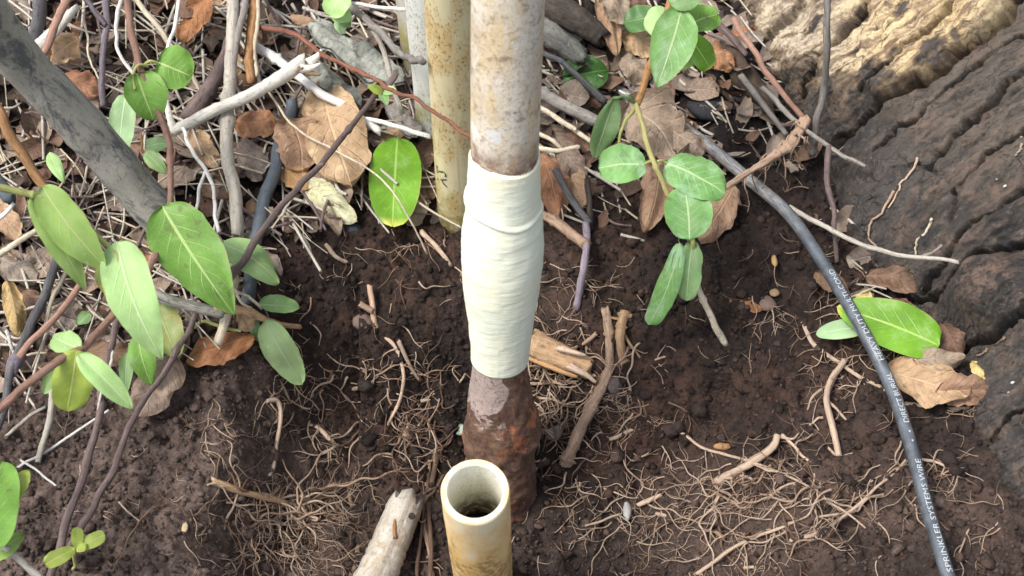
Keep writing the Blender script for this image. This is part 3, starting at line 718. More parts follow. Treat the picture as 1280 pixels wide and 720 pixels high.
GREEN = leaf_mat((0.135, 0.285, 0.042), (0.40, 0.52, 0.19), veins=0.9, spots=0.4)
LUSH = leaf_mat((0.135, 0.305, 0.018), (0.36, 0.52, 0.13), tip=(0.55, 0.55, 0.10), rough=0.35, veins=0.5)
LIME = leaf_mat((0.30, 0.45, 0.12), (0.52, 0.58, 0.24), veins=0.45, transl=0.3)
PALE = leaf_mat((0.31, 0.48, 0.18), (0.47, 0.56, 0.32), veins=0.6)
MINT = leaf_mat((0.36, 0.55, 0.28), (0.54, 0.66, 0.42), veins=0.5, rough=0.5)
SAGE = leaf_mat((0.165, 0.285, 0.105), (0.36, 0.46, 0.26), veins=0.7)
BLOOM = leaf_mat((0.145, 0.32, 0.085), (0.42, 0.56, 0.28), patch=(0.28, 0.47, 0.26), veins=1.3, spots=0.3)
DARKG = leaf_mat((0.035, 0.12, 0.016), (0.14, 0.26, 0.06), veins=0.6, rough=0.35)
YELG = leaf_mat((0.33, 0.42, 0.07), (0.52, 0.55, 0.20), veins=0.4, transl=0.3)
OLIVE = leaf_mat((0.19, 0.24, 0.07), (0.34, 0.36, 0.16), patch=(0.35, 0.25, 0.08))

# ------------------------------------------------------------------ sticks, twigs, straws
BONE = wood((0.72, 0.68, 0.61), 0.65, 1.2); STRAW = wood((0.52, 0.45, 0.34), 0.6, 1.3); WHITE = wood((0.66, 0.64, 0.60), 0.7, 1.15)
GREYST = wood((0.42, 0.385, 0.33), 0.6, 1.35); GREY = wood((0.22, 0.20, 0.18), 0.5, 1.5); DGREY = wood((0.085, 0.082, 0.085), 0.5, 1.8)
MAUVE = wood((0.135, 0.098, 0.092), 0.5, 1.8); PURPLE = wood((0.12, 0.10, 0.115), 0.5, 1.9); PINK = wood((0.27, 0.155, 0.115), 0.65, 1.35, rough=0.6)
REDST = wood((0.20, 0.085, 0.055), 0.5, 1.5); REED = wood((0.27, 0.145, 0.065), 0.5, 1.6); TAN = wood((0.36, 0.235, 0.135), 0.5, 1.5)
ROOT = wood((0.32, 0.22, 0.155), 0.5, 1.6); ROOTP = wood((0.45, 0.335, 0.25), 0.6, 1.35); ROOTD = wood((0.15, 0.092, 0.064), 0.5, 1.7)
DARK = wood((0.045, 0.036, 0.03), 0.45, 2.0); ROT = wood((0.07, 0.048, 0.034), 0.4, 2.0); BARK = wood((0.20, 0.195, 0.175), 0.35, 1.6, bump=1.0, lichen=(0.28, 0.30, 0.25))
YSTEM = wood((0.44, 0.46, 0.16), 0.8, 1.2, rough=0.5); OSTEM = wood((0.33, 0.175, 0.07), 0.7, 1.35, rough=0.55); GSTEM = wood((0.36, 0.33, 0.13), 0.8, 1.2, rough=0.5)
POLE = wood((0.33, 0.315, 0.27), 0.85, 1.15, 0.6, mott=(0.085, 0.09, 0.098)); MOTT = wood((0.24, 0.23, 0.20), 0.6, 1.4, mott=(0.05, 0.055, 0.065))
BLUEG = wood((0.105, 0.125, 0.145), 0.7, 1.4, rough=0.5); LAV = wood((0.19, 0.16, 0.19), 0.6, 1.5)
def stick_path(pts, n=None, kink=0.0, seed=0):
    c = [P(*q[:3]) for q in pts]; n = n or max(12, 11*(len(c)-1)+1)
    pa = spline(c, n)
    if kink:
        ll = np.concatenate([[0], np.cumsum(np.linalg.norm(np.diff(pa, axis=0), axis=1))])/max(kink, 1e-5)
        for k_ in range(3): pa[:, k_] += kink*(2.2*vnoise(ll*.05+seed*3.7+k_*11, ll*0+k_*5.5)+0.8*vnoise(ll*.16+seed*1.7+k_*31, ll*0+k_*2.5))
    return pa
_sd = [0]
def radii_px(pts, pa, w0, w1, knots=True):
    n = len(pa); d = (pa-CP)@FW
    w = np.linspace(w0, w1, n)*d/FPX*0.5
    r_ = np.random.default_rng(_sd[0]); w = w*(1+r_.normal(0, 0.025, n))
    return w
def stick(name, cat, label, mat, pts, w0, w1=None, parent=None, sides=8, wob=0.10, kink=0.0006, knots=0, group=None):
    _sd[0] += 1; w1 = w0 if w1 is None else w1
    if name == 'root' and parent is None and max(w0, w1) < 17: pts = [(q[0], q[1], q[2]*.45) for q in pts]     # half sunk in the soil
    pa = stick_path(pts, None, (0.00034 if 'root' in name else 0.00014)*(w0+w1) if kink else 0, _sd[0]); rr = radii_px(pts, pa, w0, w1)
    r_ = np.random.default_rng(_sd[0])
    for _ in range(knots):
        i = r_.integers(1, len(pa)-1); rr[i] *= 1.45
    o = tube(name, pa, rr, mat, parent, sides, wob, _sd[0])
    if parent is None: tag(o, label, cat, group)
    if name == 'root' and parent is None:                      # fine side roots
        for k in range(int(r_.integers(2, 5))):
            i = int(r_.integers(1, len(pts))); f = r_.random(); a_ = np.array(pts[i-1][:2], float); b_ = np.array(pts[i][:2], float); q = a_+(b_-a_)*f
            dv = (b_-a_)/(np.linalg.norm(b_-a_)+1e-6); sg = r_.choice([-1, 1]); dv = dv*r_.uniform(.2, .9)+np.array([-dv[1], dv[0]])*sg*r_.uniform(.4, 1); ln = r_.uniform(12, 34)
            h0 = pts[i][2]; w_ = max(1.8, min(w0, w1)*.5)
            pp = [(q[0], q[1], h0), tuple(q+dv*ln*.5+r_.normal(0, 3, 2))+(h0*.8+.002,), tuple(q+dv*ln+r_.normal(0, 5, 2))+(.002,)]
            stick('rootlet', None, None, mat, pp, w_, w_*.5, o, 5, 0.08)
    return o
def forked(name, cat, label, pieces, group=None):
    """a thing of several joined stems: pieces = (part, mat, pts, w0, w1)"""
    e = empty(name, tuple(P(*pieces[0][2][0][:3])), label, cat, group)
    for part, mat, pts, w0, w1 in pieces: stick(part, None, None, mat, pts, w0, w1, e)
    return e

forked('dead_branch', 'branch', 'thick bone-white broken stick lying across the litter, splintered at its right end', [
    ('stem', BONE, [(214, 163, .05), (235, 153, .054), (262, 139, .06), (300, 124, .064), (345, 100, .068), (385, 76, .07)], 15, 18),
    ('splinter', BONE, [(380, 80, .07), (391, 70, .074), (399, 58, .078)], 14, 3), ('splinter', BONE, [(378, 84, .07), (390, 84, .07), (400, 79, .071)], 12, 3), ('splinter', TAN, [(374, 86, .068), (388, 92, .066), (401, 95, .066)], 11, 3),
    ('prong', BONE, [(216, 164, .05), (211, 148, .058), (205, 124, .066)], 10, 7)])
S = stick
S('plant_stalk', 'stalk', 'upright pale grey hollow stalk left of the brown leaves', GREYST, [(293, -40, .06), (290, 60, .055), (288, 140, .05), (289, 220, .045), (292, 290, .03)], 15, 17, knots=2)
S('dead_branch', 'branch', 'stubby tan stick poking out below the big green leaf', STRAW, [(287, 350, .03), (281, 390, .028), (273, 430, .022)], 14, 12)
S('reed', 'reed', 'orange-brown split reed at the top, right of the pale stalk', REED, [(312, -30, .06), (314, 50, .055), (317, 100, .05)], 14, 11, knots=1)
S('reed', 'reed', 'slim tan reed touching the orange split reed', STRAW, [(322, -30, .055), (320, 40, .055), (319, 98, .048)], 5, 5)
S('dead_branch', 'branch', 'dark purple-brown flared twig above the bone-white stick', MAUVE, [(301, -10, .05), (294, 25, .055), (285, 72, .05), (268, 108, .04), (247, 142, .03)], 9, 26, knots=1)
S('dead_branch', 'branch', 'grey twig running alongside the dark flared twig', GREY, [(304, -10, .06), (298, 25, .062), (291, 70, .06), (277, 130, .05)], 9, 8, knots=1)
S('tendril', 'tendril', 'thin bleached tendril above the left round leaf', WHITE, [(226, -20, .08), (217, 30, .08), (209, 70, .075)], 5, 4)
S('straw', 'straw', 'beige straw slanting behind the round leaf of the left vine', STRAW, [(165, -5, .05), (196, 33, .05), (226, 72, .045), (258, 118, .035)], 7, 6)
S('tendril', 'tendril', 'white wavy tendril hanging beside the pink vine stem', WHITE, [(156, -20, .09), (146, 38, .085), (144, 58, .08), (155, 80, .075), (182, 108, .07)], 5, 4)
S('tendril', 'tendril', 'thin yellowish thread above the tan leaf at upper left', STRAW, [(104, 18, .06), (110, 48, .06), (112, 72, .06), (126, 102, .055)], 3, 2.5)
S('climbing_plant', 'stem', 'smooth dark purple stem at upper left', PURPLE, [(134, -20, .07), (131, 50, .07), (128, 100, .06), (125, 135, .05)], 9, 7)
S('dead_branch', 'branch', 'short slate-grey branch stub at the top left edge', DGREY, [(54, -20, .07), (50, 15, .07), (43, 62, .05)], 20, 17)
S('dead_branch', 'branch', 'off-white broken stick with a pointed tip at upper left', BONE, [(101, 10, .07), (84, 33, .066), (66, 50, .06), (48, 66, .05)], 9, 17)
S('dead_branch', 'branch', 'pinkish smooth stick crossing the off-white broken stick', PINK, [(84, -10, .085), (70, 30, .085), (54, 72, .08)], 11, 9)
S('twig', 'twig', 'purple twig slanting down to the dark purple stem', PURPLE, [(100, -12, .08), (118, 12, .076), (133, 32, .072)], 7, 6)
S('plant_stalk', 'stalk', 'two-toned brown and yellow stalk at the left edge under the grey pole', REED, [(-20, 100, .08), (10, 150, .075), (45, 207, .06), (78, 252, .045), (95, 285, .03)], 15, 10)
S('dead_branch', 'branch', 'bluish grey blurred stick end at the left edge', BLUEG, [(-25, 185, .12), (2, 222, .11), (24, 250, .10)], 24, 20)
S('straw', 'straw', 'beige straw reaching in from the left edge under the vine leaves', STRAW, [(-20, 327, .04), (25, 303, .04), (55, 283, .045), (92, 258, .05)], 8, 6)
forked('climbing_plant', 'stem', 'dark grey forked stem meeting a pink stem at a knotty joint', [
    ('stem', DGREY, [(72, 322, .03), (55, 372, .04), (40, 402, .045), (22, 446, .05), (10, 500, .045), (-15, 575, .04)], 13, 10),
    ('side_stem', PINK, [(105, 345, .05), (86, 372, .055), (58, 408, .055), (24, 447, .05)], 8, 9), ('joint', LAV, [(30, 434, .051), (22, 447, .052), (16, 464, .05)], 19, 14)])
S('straw', 'straw', 'thin tan stalk between the dark stem and pink stem', STRAW, [(79, 338, .03), (68, 376, .035), (60, 410, .03)], 6, 6)
S('dead_branch', 'branch', 'short chalk-white stick standing below the folded yellow-green leaf', GREYST, [(62, 490, .03), (59, 530, .022), (51, 578, .004)], 8, 8)
e_st = empty('climbing_plant', tuple(P(62, 720, .01)), 'pair of mauve stems forking up from the bottom left corner', 'stem')
S('stem', None, None, MAUVE, [(153, 390, .06), (146, 428, .06), (132, 482, .055), (118, 540, .05), (100, 608, .04), (80, 660, .03), (55, 735, .015)], 8, 11, e_st, knots=1)
S('side_stem', None, None, MAUVE, [(242, 392, .05), (224, 430, .05), (186, 494, .05), (150, 570, .045), (115, 632, .035), (78, 694, .025)], 7, 10, e_st, knots=2)
S('pale_streak', None, None, GREYST, [(141, 440, .066), (133, 470, .062), (122, 512, .057)], 4, 3, e_st)
tw = empty('twig', tuple(P(300, 330, .03)), 'long dark twig with tiny buds slanting across the brown leaves', 'twig')
S('stem', None, None, MAUVE, [(472, 120, .09), (446, 154, .085), (406, 205, .08), (370, 240, .075), (330, 285, .065), (316, 304, .06), (298, 334, .05), (284, 358, .04)], 7, 10, tw, knots=3)
S('stem', None, None, MAUVE, [(474, 118, .09), (488, 103, .094), (498, 90, .098)], 8, 10, tw)
S('side_stem', None, None, MAUVE, [(402, 208, .08), (408, 205, .086)], 7, 4, tw)
for (b_, t_, w_, mt) in (((478, 116, .095), (459, 108, .10), 13, YELG), ((478, 118, .095), (484, 132, .10), 13, SAGE), ((480, 114, .098), (497, 116, .104), 14, PALE)):
    bb_, tt_ = P(*b_), P(*t_); leaf('bud_leaf', bb_, tt_, mm(bb_, w_), mt, tw, nu=8, nv=6, fold=0.4)
S('drip_tube', 'tube', 'bluish grey flexible tube half buried left of the brown leaves', BLUEG, [(366, 130, .02), (356, 155, .022), (345, 182, .022), (328, 240, .022), (316, 292, .02), (310, 340, .012), (304, 380, .004)], 15, 18, wob=0.03)
forked('tendril', 'tendril', 'forked bleached tendril hanging left of the pale stalk', [('stem', WHITE, [(228, 160, .06), (240, 185, .06), (256, 211, .055), (268, 243, .05), (271, 290, .04)], 5, 5), ('side_stem', WHITE, [(256, 211, .055), (248, 232, .05), (245, 262, .04)], 5, 4)])
S('dead_branch', 'branch', 'long white stick under the bone-white branch, pointing at the bright green leaf', WHITE, [(312, 52, .035), (345, 76, .04), (390, 106, .045), (432, 132, .045), (479, 168, .035)], 12, 10, knots=2)
S('straw', 'straw', 'pale straw resting against the foot of the grey plastic pipe', WHITE, [(452, 147, .04), (490, 157, .045), (537, 172, .05)], 6, 6)
S('twig', 'twig', 'long reddish brown twig passing in front of the cream pipe', REDST, [(326, 33, .05), (360, 40, .06), (388, 56, .07), (412, 74, .08), (445, 91, .1), (480, 106, .13), (530, 130, .20), (592, 174, .27)], 7, 5, knots=2)
S('twig', 'twig', 'grey twig leaning in front of the grey plastic pipe', GREY, [(432, 8, .06), (466, 36, .09), (500, 60, .13), (528, 80, .19)], 10, 9, knots=1)
S('twig', 'twig', 'thin ash-grey twig hanging off the grey twig by the pipes', GREYST, [(468, 38, .07), (482, 78, .065), (496, 125, .06), (504, 140, .05)], 7, 7)
S('straw', 'straw', 'pale straw crossing the top in front of the left pipes', WHITE, [(440, 5, .09), (472, 10, .1), (506, 14, .12)], 5, 5)
S('dead_branch', 'branch', 'charcoal log fragment at the top right of the taped pipe', DARK, [(668, -12, .04), (705, 6, .045), (735, 24, .045), (756, 40, .04)], 44, 24, sides=14, wob=0.14)
S('dead_branch', 'branch', 'short ash-grey bark-covered log stub beside the taped pipe', BARK, [(664, 32, .03), (690, 50, .035), (726, 74, .03)], 34, 24, sides=14, wob=0.16)
S('twig', 'twig', 'dark twig crossing above the dark green leaf', DGREY, [(672, 58, .03), (716, 92, .04), (758, 127, .03)], 7, 9)
S('dead_branch', 'branch', 'grey-brown stick wedged behind the taped pipe', GREY, [(665, 116, .03), (720, 140, .03), (778, 166, .02)], 16, 14, knots=1)
S('twig', 'twig', 'thin beige twig below the grey-brown stick', STRAW, [(668, 130, .035), (705, 153, .03), (742, 178, .02)], 7, 6)
S('straw', 'straw', 'pale straw fanning out right of the taped pipe', STRAW, [(666, 165, .03), (690, 176, .028), (706, 190, .02)], 6, 4)
S('straw', 'straw', 'short beige straw just above the orange leaf by the pipe', STRAW, [(664, 182, .025), (695, 188, .025), (722, 184, .022)], 7, 6)
S('dead_branch', 'branch', 'blunt broken stick right of the tape bulge', ROOT, [(664, 258, .02), (700, 280, .022), (734, 305, .018)], 12, 14, knots=1)
S('twig', 'twig', 'dark splintered twig over the tan leaf scraps', DGREY, [(696, 212, .03), (715, 243, .028), (738, 280, .015)], 9, 9)
S('climbing_plant', 'stem', 'lavender stem plunging into the soil right of the tape', LAV, [(733, 268, .015), (732, 300, .016), (727, 340, .018), (720, 384, .006)], 9, 9)
S('twig', 'twig', 'short dark upright twig left of the round leaf', DARK, [(737, 225, .03), (740, 258, .02), (741, 290, .005)], 8, 8)
S('twig', 'twig', 'tall grey twig standing in front of the golden bark', GREY, [(1032, -30, .16), (1031, 40, .13), (1026, 110, .08), (1020, 165, .04), (1013, 192, .02)], 9, 10, knots=2)
S('twig', 'twig', 'thin dark purple upright twig under the tall grey twig', MAUVE, [(1036, 180, .05), (1039, 250, .035), (1043, 326, .012)], 8, 6)
S('twig', 'twig', 'straight pinkish orange twig leaning on the rotten wood', PINK, [(917, 23, .06), (944, 70, .06), (974, 114, .05), (1004, 148, .035)], 8, 7)
S('twig', 'twig', 'straight grey twig ending against the charred stump', GREY, [(950, 110, .04), (1000, 155, .05), (1045, 186, .05), (1083, 208, .05)], 7, 5)
S('dead_branch', 'branch', 'crumbling rotten brown wood under the pinkish twig', ROT, [(918, 66, .01), (945, 105, .012), (975, 148, .008)], 30, 22, sides=12, wob=0.2)
S('dead_branch', 'branch', 'slim grey stick beside the rotten brown wood', GREY, [(930, 95, .03), (960, 135, .025), (985, 170, .015)], 9, 7)
S('twig', 'twig', 'dark twig above the orange leaf scrap near the stump', MAUVE, [(893, 25, .04), (915, 48, .035), (935, 66, .03)], 10, 7)
S('twig', 'twig', 'thin dark twig crossing under the thicker dark twig near the stump', MAUVE, [(885, 42, .03), (910, 52, .03), (925, 60, .03)], 6, 5)
stk = empty('uprooted_stalk', tuple(P(960, 195, .03)), 'uprooted tan stalk with hanging rootlets lying over the cable', 'stalk')
S('stem', None, None, ROOT, [(903, 236, .045), (930, 217, .05), (960, 198, .05), (985, 181, .05), (996, 165, .052), (1008, 146, .055)], 8, 14, stk, wob=0.2, knots=2)
for k in range(13):
    t = random.random(); x0 = 925+70*t; y0 = 220-58*t
    dx, dy = random.uniform(-16, 22), random.uniform(14, 44)
    S('rootlet', None, None, ROOT, [(x0, y0, .05), (x0+dx*.5+random.uniform(-5, 5), y0+dy*.5, .045), (x0+dx, y0+dy, .03)], 2.6, 1.5, stk, sides=5)
for k in range(7):
    x0, y0 = random.uniform(985, 1010), random.uniform(150, 178)
    fx, fy = random.uniform(-16, 26), random.uniform(2, 34); S('fibre', None, None, ROOT, [(x0, y0, .055), (x0+fx*.5+random.uniform(-3, 3), y0+fy*.4, .057), (x0+fx, y0+fy, .04)], 3, 1.5, stk, sides=5)
forked('dead_branch', 'branch', 'slender grey stick reaching from the cable to the charred stump', [
    ('stem', GREYST, [(985, 258, .02), (1030, 283, .032), (1080, 306, .044), (1130, 321, .055), (1200, 328, .065)], 7, 5), ('side_stem', GREY, [(1152, 322, .057), (1168, 317, .06), (1178, 307, .064)], 4, 3)])
S('root', 'root', 'thick pale brown root twisting down right of the rusty pipe', ROOT, [(743, 404, .006), (748, 438, .012), (749, 480, .012), (738, 520, .014), (722, 566, .012), (710, 596, .002)], 12, 15, wob=0.22, knots=3)
S('root', 'root', 'short side root beside the thick pale brown root', ROOTD, [(749, 455, .008), (755, 485, .008), (754, 512, .002)], 12, 7, wob=0.2)
S('root', 'root', 'knobbly orange-tan root sticking down below the long green leaf', TAN, [(787, 392, .004), (780, 418, .010), (779, 436, .010), (781, 458, .003)], 12, 11, wob=0.22, knots=3)
wp = empty('root_stub', tuple(P(690, 450, .0)), 'torn brown root stub with splintered end right of the tape', 'root')
S('stub', None, None, TAN, [(650, 428, .012), (676, 437, .018), (706, 448, .018), (728, 458, .014)], 34, 26, wp, sides=14, wob=0.11)
S('splinter', None, None, ROOTP, [(712, 454, .026), (730, 466, .022), (744, 478, .016)], 11, 4, wp); S('splinter', None, None, ROOTP, [(700, 438, .03), (722, 445, .026), (734, 447, .022)], 9, 3, wp)
S('splinter', None, None, wood((0.5, 0.3, 0.14), .7, 1.3), [(664, 446, .022), (690, 456, .024), (724, 470, .018)], 9, 5, wp)
S('root', 'root', 'cut tan root chunk in the soil left of the pink root', ROOTP, [(905, 606, .008), (940, 580, .012), (972, 556, .012), (981, 540, .014)], 12, 9, wob=0.15)
S('root', 'root', 'flat brown root sliver above the bottom right tangle', TAN, [(822, 602, .004), (850, 628, .008), (872, 650, .008), (902, 676, .002)], 10, 5, wob=0.15)
S('root', 'root', 'smooth pink-tan root dropping beside the cable', ROOTP, [(1047, 455, .006), (1033, 478, .010), (1028, 506, .012), (1033, 538, .010), (1042, 576, .004)], 8, 8, wob=0.12)
S('root', 'root', 'crooked pinkish root above the smooth pink-tan root', ROOTP, [(994, 400, .004), (1004, 418, .010), (1020, 438, .010), (1046, 456, .010), (1072, 474, .010), (1100, 487, .008)], 6, 5, wob=0.12)
S('root', 'root', 'pale kinked side root beside the smooth pink-tan root', ROOTP, [(1050, 468, .008), (1042, 486, .010), (1040, 500, .010), (1052, 515, .008), (1062, 527, .003)], 5, 3)
forked('root', 'root', 'small forked grey stub standing in the dug soil above the roots', [('stem', ROOT, [(464, 355, .012), (467, 382, .012), (470, 410, .003)], 7, 9), ('side_stem', ROOT, [(467, 388, .012), (452, 379, .012)], 8, 8)])
wl = empty('wood_log', tuple(P(470, 735, .0)), 'bleached cut branch with a knot hole at the bottom beside the plastic pipe', 'log')
S('log_barrel', None, None, wood((0.42, 0.385, 0.33), .6, 1.3, mott=(0.30, 0.21, 0.12)), [(521, 632, .012), (505, 668, .016), (484, 704, .018), (455, 745, .016)], 44, 54, wl, sides=24, wob=0.02)
S('knot_hole', None, None, DARK, [(518, 646, .034), (517.5, 647, .0345)], 9, 9, wl)
S('bark_strip', None, None, REED, [(497, 640, .024), (495, 655, .028), (493, 672, .030)], 7, 5, wl)
S('root', 'root', 'long brown root hanging in the pit left of the bleached branch', ROOT, [(430, 592, .006), (434, 622, .010), (440, 660, .010), (438, 725, .004)], 6, 7, wob=0.15)
for lb, pts, w, mt in (('reddish root squeezed left of the plastic pipe rim', [(556, 560, .02), (549, 600, .02), (545, 640, .02), (549, 690, .02), (546, 735, .02)], 7, ROOTD),
                       ('brown root leaning against the plastic pipe', [(540, 575, .01), (537, 620, .012), (530, 660, .012), (541, 735, .012)], 7, ROOT),
                       ('dark root passing in front of the bleached branch knot', [(552, 590, .015), (535, 622, .03), (518, 664, .04), (500, 690, .035)], 4, ROOTD),
                       ('thin upright root between bleached branch and plastic pipe', [(531, 560, .008), (533, 600, .010), (528, 650, .01), (520, 725, .008)], 5, ROOTD)):
    S('root', 'root', lb, mt, pts, w, w*0.8, wob=0.15)
S('root', 'root', 'stout root along the top of the pale root mat at lower left', TAN, [(262, 600, .004), (290, 610, .012), (325, 620, .016), (370, 630, .012)], 11, 6, wob=0.15)
S('root', 'root', 'crooked pale root on the step left of the pit', ROOTP, [(333, 503, .008), (346, 505, .012), (351, 525, .012), (346, 560, .012), (342, 590, .01), (330, 608, .004)], 6, 5)
S('root', 'root', 'bent pale root hanging below the mint leaf', ROOTP, [(342, 462, .006), (358, 486, .010), (368, 515, .012), (377, 545, .006)], 4.5, 4.5)
S('root', 'root', 'branched pale root in the middle of the pit wall', ROOTP, [(480, 415, .004), (495, 430, .009), (502, 460, .010), (497, 490, .010), (488, 515, .008), (481, 532, .003)], 5, 4)
S('root', 'root', 'second arm of the branched pale root on the pit wall', ROOTP, [(495, 430, .009), (505, 452, .008), (519, 476, .003)], 6, 4)
S('root', 'root', 'pale root slanting in the dug wall below the forked stub', ROOTP, [(376, 520, .006), (400, 535, .010), (416, 552, .010), (432, 570, .003)], 7, 5)
S('root', 'root', 'short thick root stub left of the rusty pipe', ROOT, [(497, 535, .010), (500, 555, .012), (495, 582, .003)], 10, 7, wob=0.2)
for lb, pts, w in (('long pale root arching through the right-hand soil', [(764, 548, .004), (802, 536, .008), (850, 540, .010), (882, 560, .010), (940, 576, .010), (992, 600, .008), (1022, 616, .003)], 4.5),
                   ('pale root sweeping across the bottom right, upper strand', [(822, 642, .004), (860, 645, .008), (905, 640, .008), (955, 628, .010), (985, 608, .012), (1018, 590, .006)], 4.5),
                   ('pale root sweeping to the bottom edge, lower strand', [(872, 722, .006), (905, 695, .010), (945, 672, .012), (990, 655, .010), (1042, 646, .008)], 5),
                   ('pale root crossing under the cable', [(985, 676, .006), (1030, 662, .010), (1075, 628, .012), (1105, 598, .010), (1130, 575, .006)], 5),
                   ('pale root running right from the cable to the blackish soil', [(1148, 572, .008), (1175, 578, .010), (1205, 590, .006)], 4),
                   ('curved root at the bottom edge of the right tangle', [(903, 716, .006), (930, 711, .010), (978, 712, .006)], 6),
                   ('pale root pointing left from the small white pebble', [(700, 660, .004), (740, 650, .008), (780, 641, .005)], 4),
                   ('light root above the brown root sliver', [(800, 632, .004), (825, 623, .008), (850, 612, .004)], 6),
                   ('long root strand under the crumpled orange leaf', [(1130, 505, .008), (1180, 512, .012), (1225, 510, .012), (1275, 515, .006)], 4.5),
                   ('pale root fork tip near the cut tan chunk', [(980, 545, .012), (1000, 565, .010), (1030, 590, .008), (1050, 618, .003)], 4),
                   ('root curling left of the cable at lower right', [(1020, 620, .003), (1055, 640, .008), (1080, 660, .004)], 3.5),
                   ('straight pale root in the soil right of the rusty pipe', [(650, 478, .012), (690, 476, .014), (726, 476, .010)], 4),
                   ('thin straight root crossing in front of the torn root stub', [(656, 428, .02), (670, 450, .024), (686, 476, .014)], 5),
                   ('wiggly root branch from the thick pale brown root', [(700, 452, .006), (760, 470, .008), (800, 455, .008), (830, 445, .003)], 4),
                   ('short straight root fragment on the pit wall', [(445, 488, .003), (458, 484, .004), (469, 479, .003)], 5),
                   ('forked root at the tape bottom left', [(528, 502, .004), (545, 498, .012), (568, 484, .014), (582, 468, .012)], 4)):
    S('root', 'root', lb, ROOTP, pts, w*1.15, w*0.6, sides=6)
for lb, mt, pts, w in (('thin white straw lying across the bare soil at lower left', WHITE, [(22, 586, .004), (70, 556, .008), (136, 512, .02)], 3.5),
                       ('short white straw on the soil near the left edge', WHITE, [(9, 562, .004), (40, 585, .006), (75, 610, .003)], 3.5),
                       ('long thin pale grass stem hanging over the brown leaves to the soil', STRAW, [(335, 112, .05), (370, 160, .05), (420, 188, .05), (470, 218, .05), (500, 255, .045), (535, 318, .01)], 3),
                       ('pale broken twig on the soil right of the bright green leaf', ROOTP, [(528, 288, .006), (545, 306, .012), (566, 332, .003)], 7),
                       ('small pale twig on bare soil below the dark stone', ROOTP, [(408, 306, .004), (418, 320, .008), (434, 328, .004)], 6),
                       ('fine pale stick fragment on the lower left soil', STRAW, [(148, 628, .003), (160, 640, .005), (175, 653, .003)], 2.5),
                       ('grey straw piece under the vine near the left edge', GREYST, [(5, 545, .01), (30, 525, .012), (58, 508, .015)], 5),
                       ('bent white straw end by the left edge', WHITE, [(8, 414, .04), (14, 428, .04), (19, 443, .035)], 5),
                       ('pale straw under the grey pole tip', WHITE, [(-10, 275, .10), (8, 266, .10), (20, 255, .10)], 7),
                       ('yellow stem loop below the mottled stem', YSTEM, [(243, 410, .02), (255, 402, .025), (285, 410, .02), (300, 412, .02)], 5)):
    S('straw', 'straw', lb, mt, pts, w, w*0.8, sides=6)
S('grey_pole', 'pole', 'blurred thick grey pole with black mottling leaning in from the top left', POLE, [(-95, -112, .36), (-40, -35, .30), (50, 92, .19), (125, 200, .10), (190, 290, .03), (205, 312, .01)], 64, 50, sides=24, wob=0.02)

# weathered slabs of bark
def slab(label, outline, h, th, mat, seed):
    pts = [P(x, y, h) for x, y in outline]; c = sum(pts, Vector())/len(pts); V = []; F = []
    rings = 7; m_ = 48; src = np.array([list(p_) for p_ in pts]+[list(pts[0])]); loop = spline(src, m_+1)[:-1]
    for lay in (0, 1):
        for k in range(rings+1):
            f = k/rings
            for i in range(m_):
                p_ = np.array(c)*(1-f)+loop[i]*f
                nz = noise.fractal(Vector((p_[0]*60+seed, p_[1]*60, 1)), 1, 2, 4)
                edge = 1+0.10*noise.noise(Vector((i*0.9, seed, 0)))*(f > 0.95)
                p_ = np.array(c)+(p_-np.array(c))*edge
                V.append(p_+np.array([0, 0, (0.010*nz+(th if lay == 0 else -th*0.5)*(1-0.6*f**4))]))
    n1 = (rings+1)*m_
    for lay in (0, 1):
        for k in range(rings):
            for i in range(m_):
                q = [lay*n1+k*m_+i, lay*n1+k*m_+(i+1) % m_, lay*n1+(k+1)*m_+(i+1) % m_, lay*n1+(k+1)*m_+i]
                F.append(tuple(q if lay else q[::-1]))
    for i in range(m_):
        a_, b_ = rings*m_+i, rings*m_+(i+1) % m_; F.append((a_, b_, n1+b_, n1+a_))
    U = [(v[0]*8+v[1]*6, v[1]*14-v[0]*10) for v in V]
    tag(mesh_obj('bark_slab', V, F, mat, None, U), label, 'bark')
WEATH = wood((0.21, 0.215, 0.19), 0.3, 1.7, 2.0, bump=1.0, lichen=(0.27, 0.29, 0.25))
slab('weathered grey-green bark slab above the reddish twig', [(378, 20), (410, 30), (450, 55), (490, 78), (506, 100), (488, 108), (450, 95), (415, 70), (390, 48)], .035, .006, WEATH, 1)
slab('smaller ragged grey bark slab below the reddish twig', [(372, 78), (400, 82), (430, 100), (452, 122), (440, 138), (415, 120), (390, 105)], .03, .006, WEATH, 5)
slab('grey flat wood flake under the straw by the pipes', [(478, 125), (505, 140), (528, 165), (515, 172), (490, 152)], .03, .004, GREY, 9)

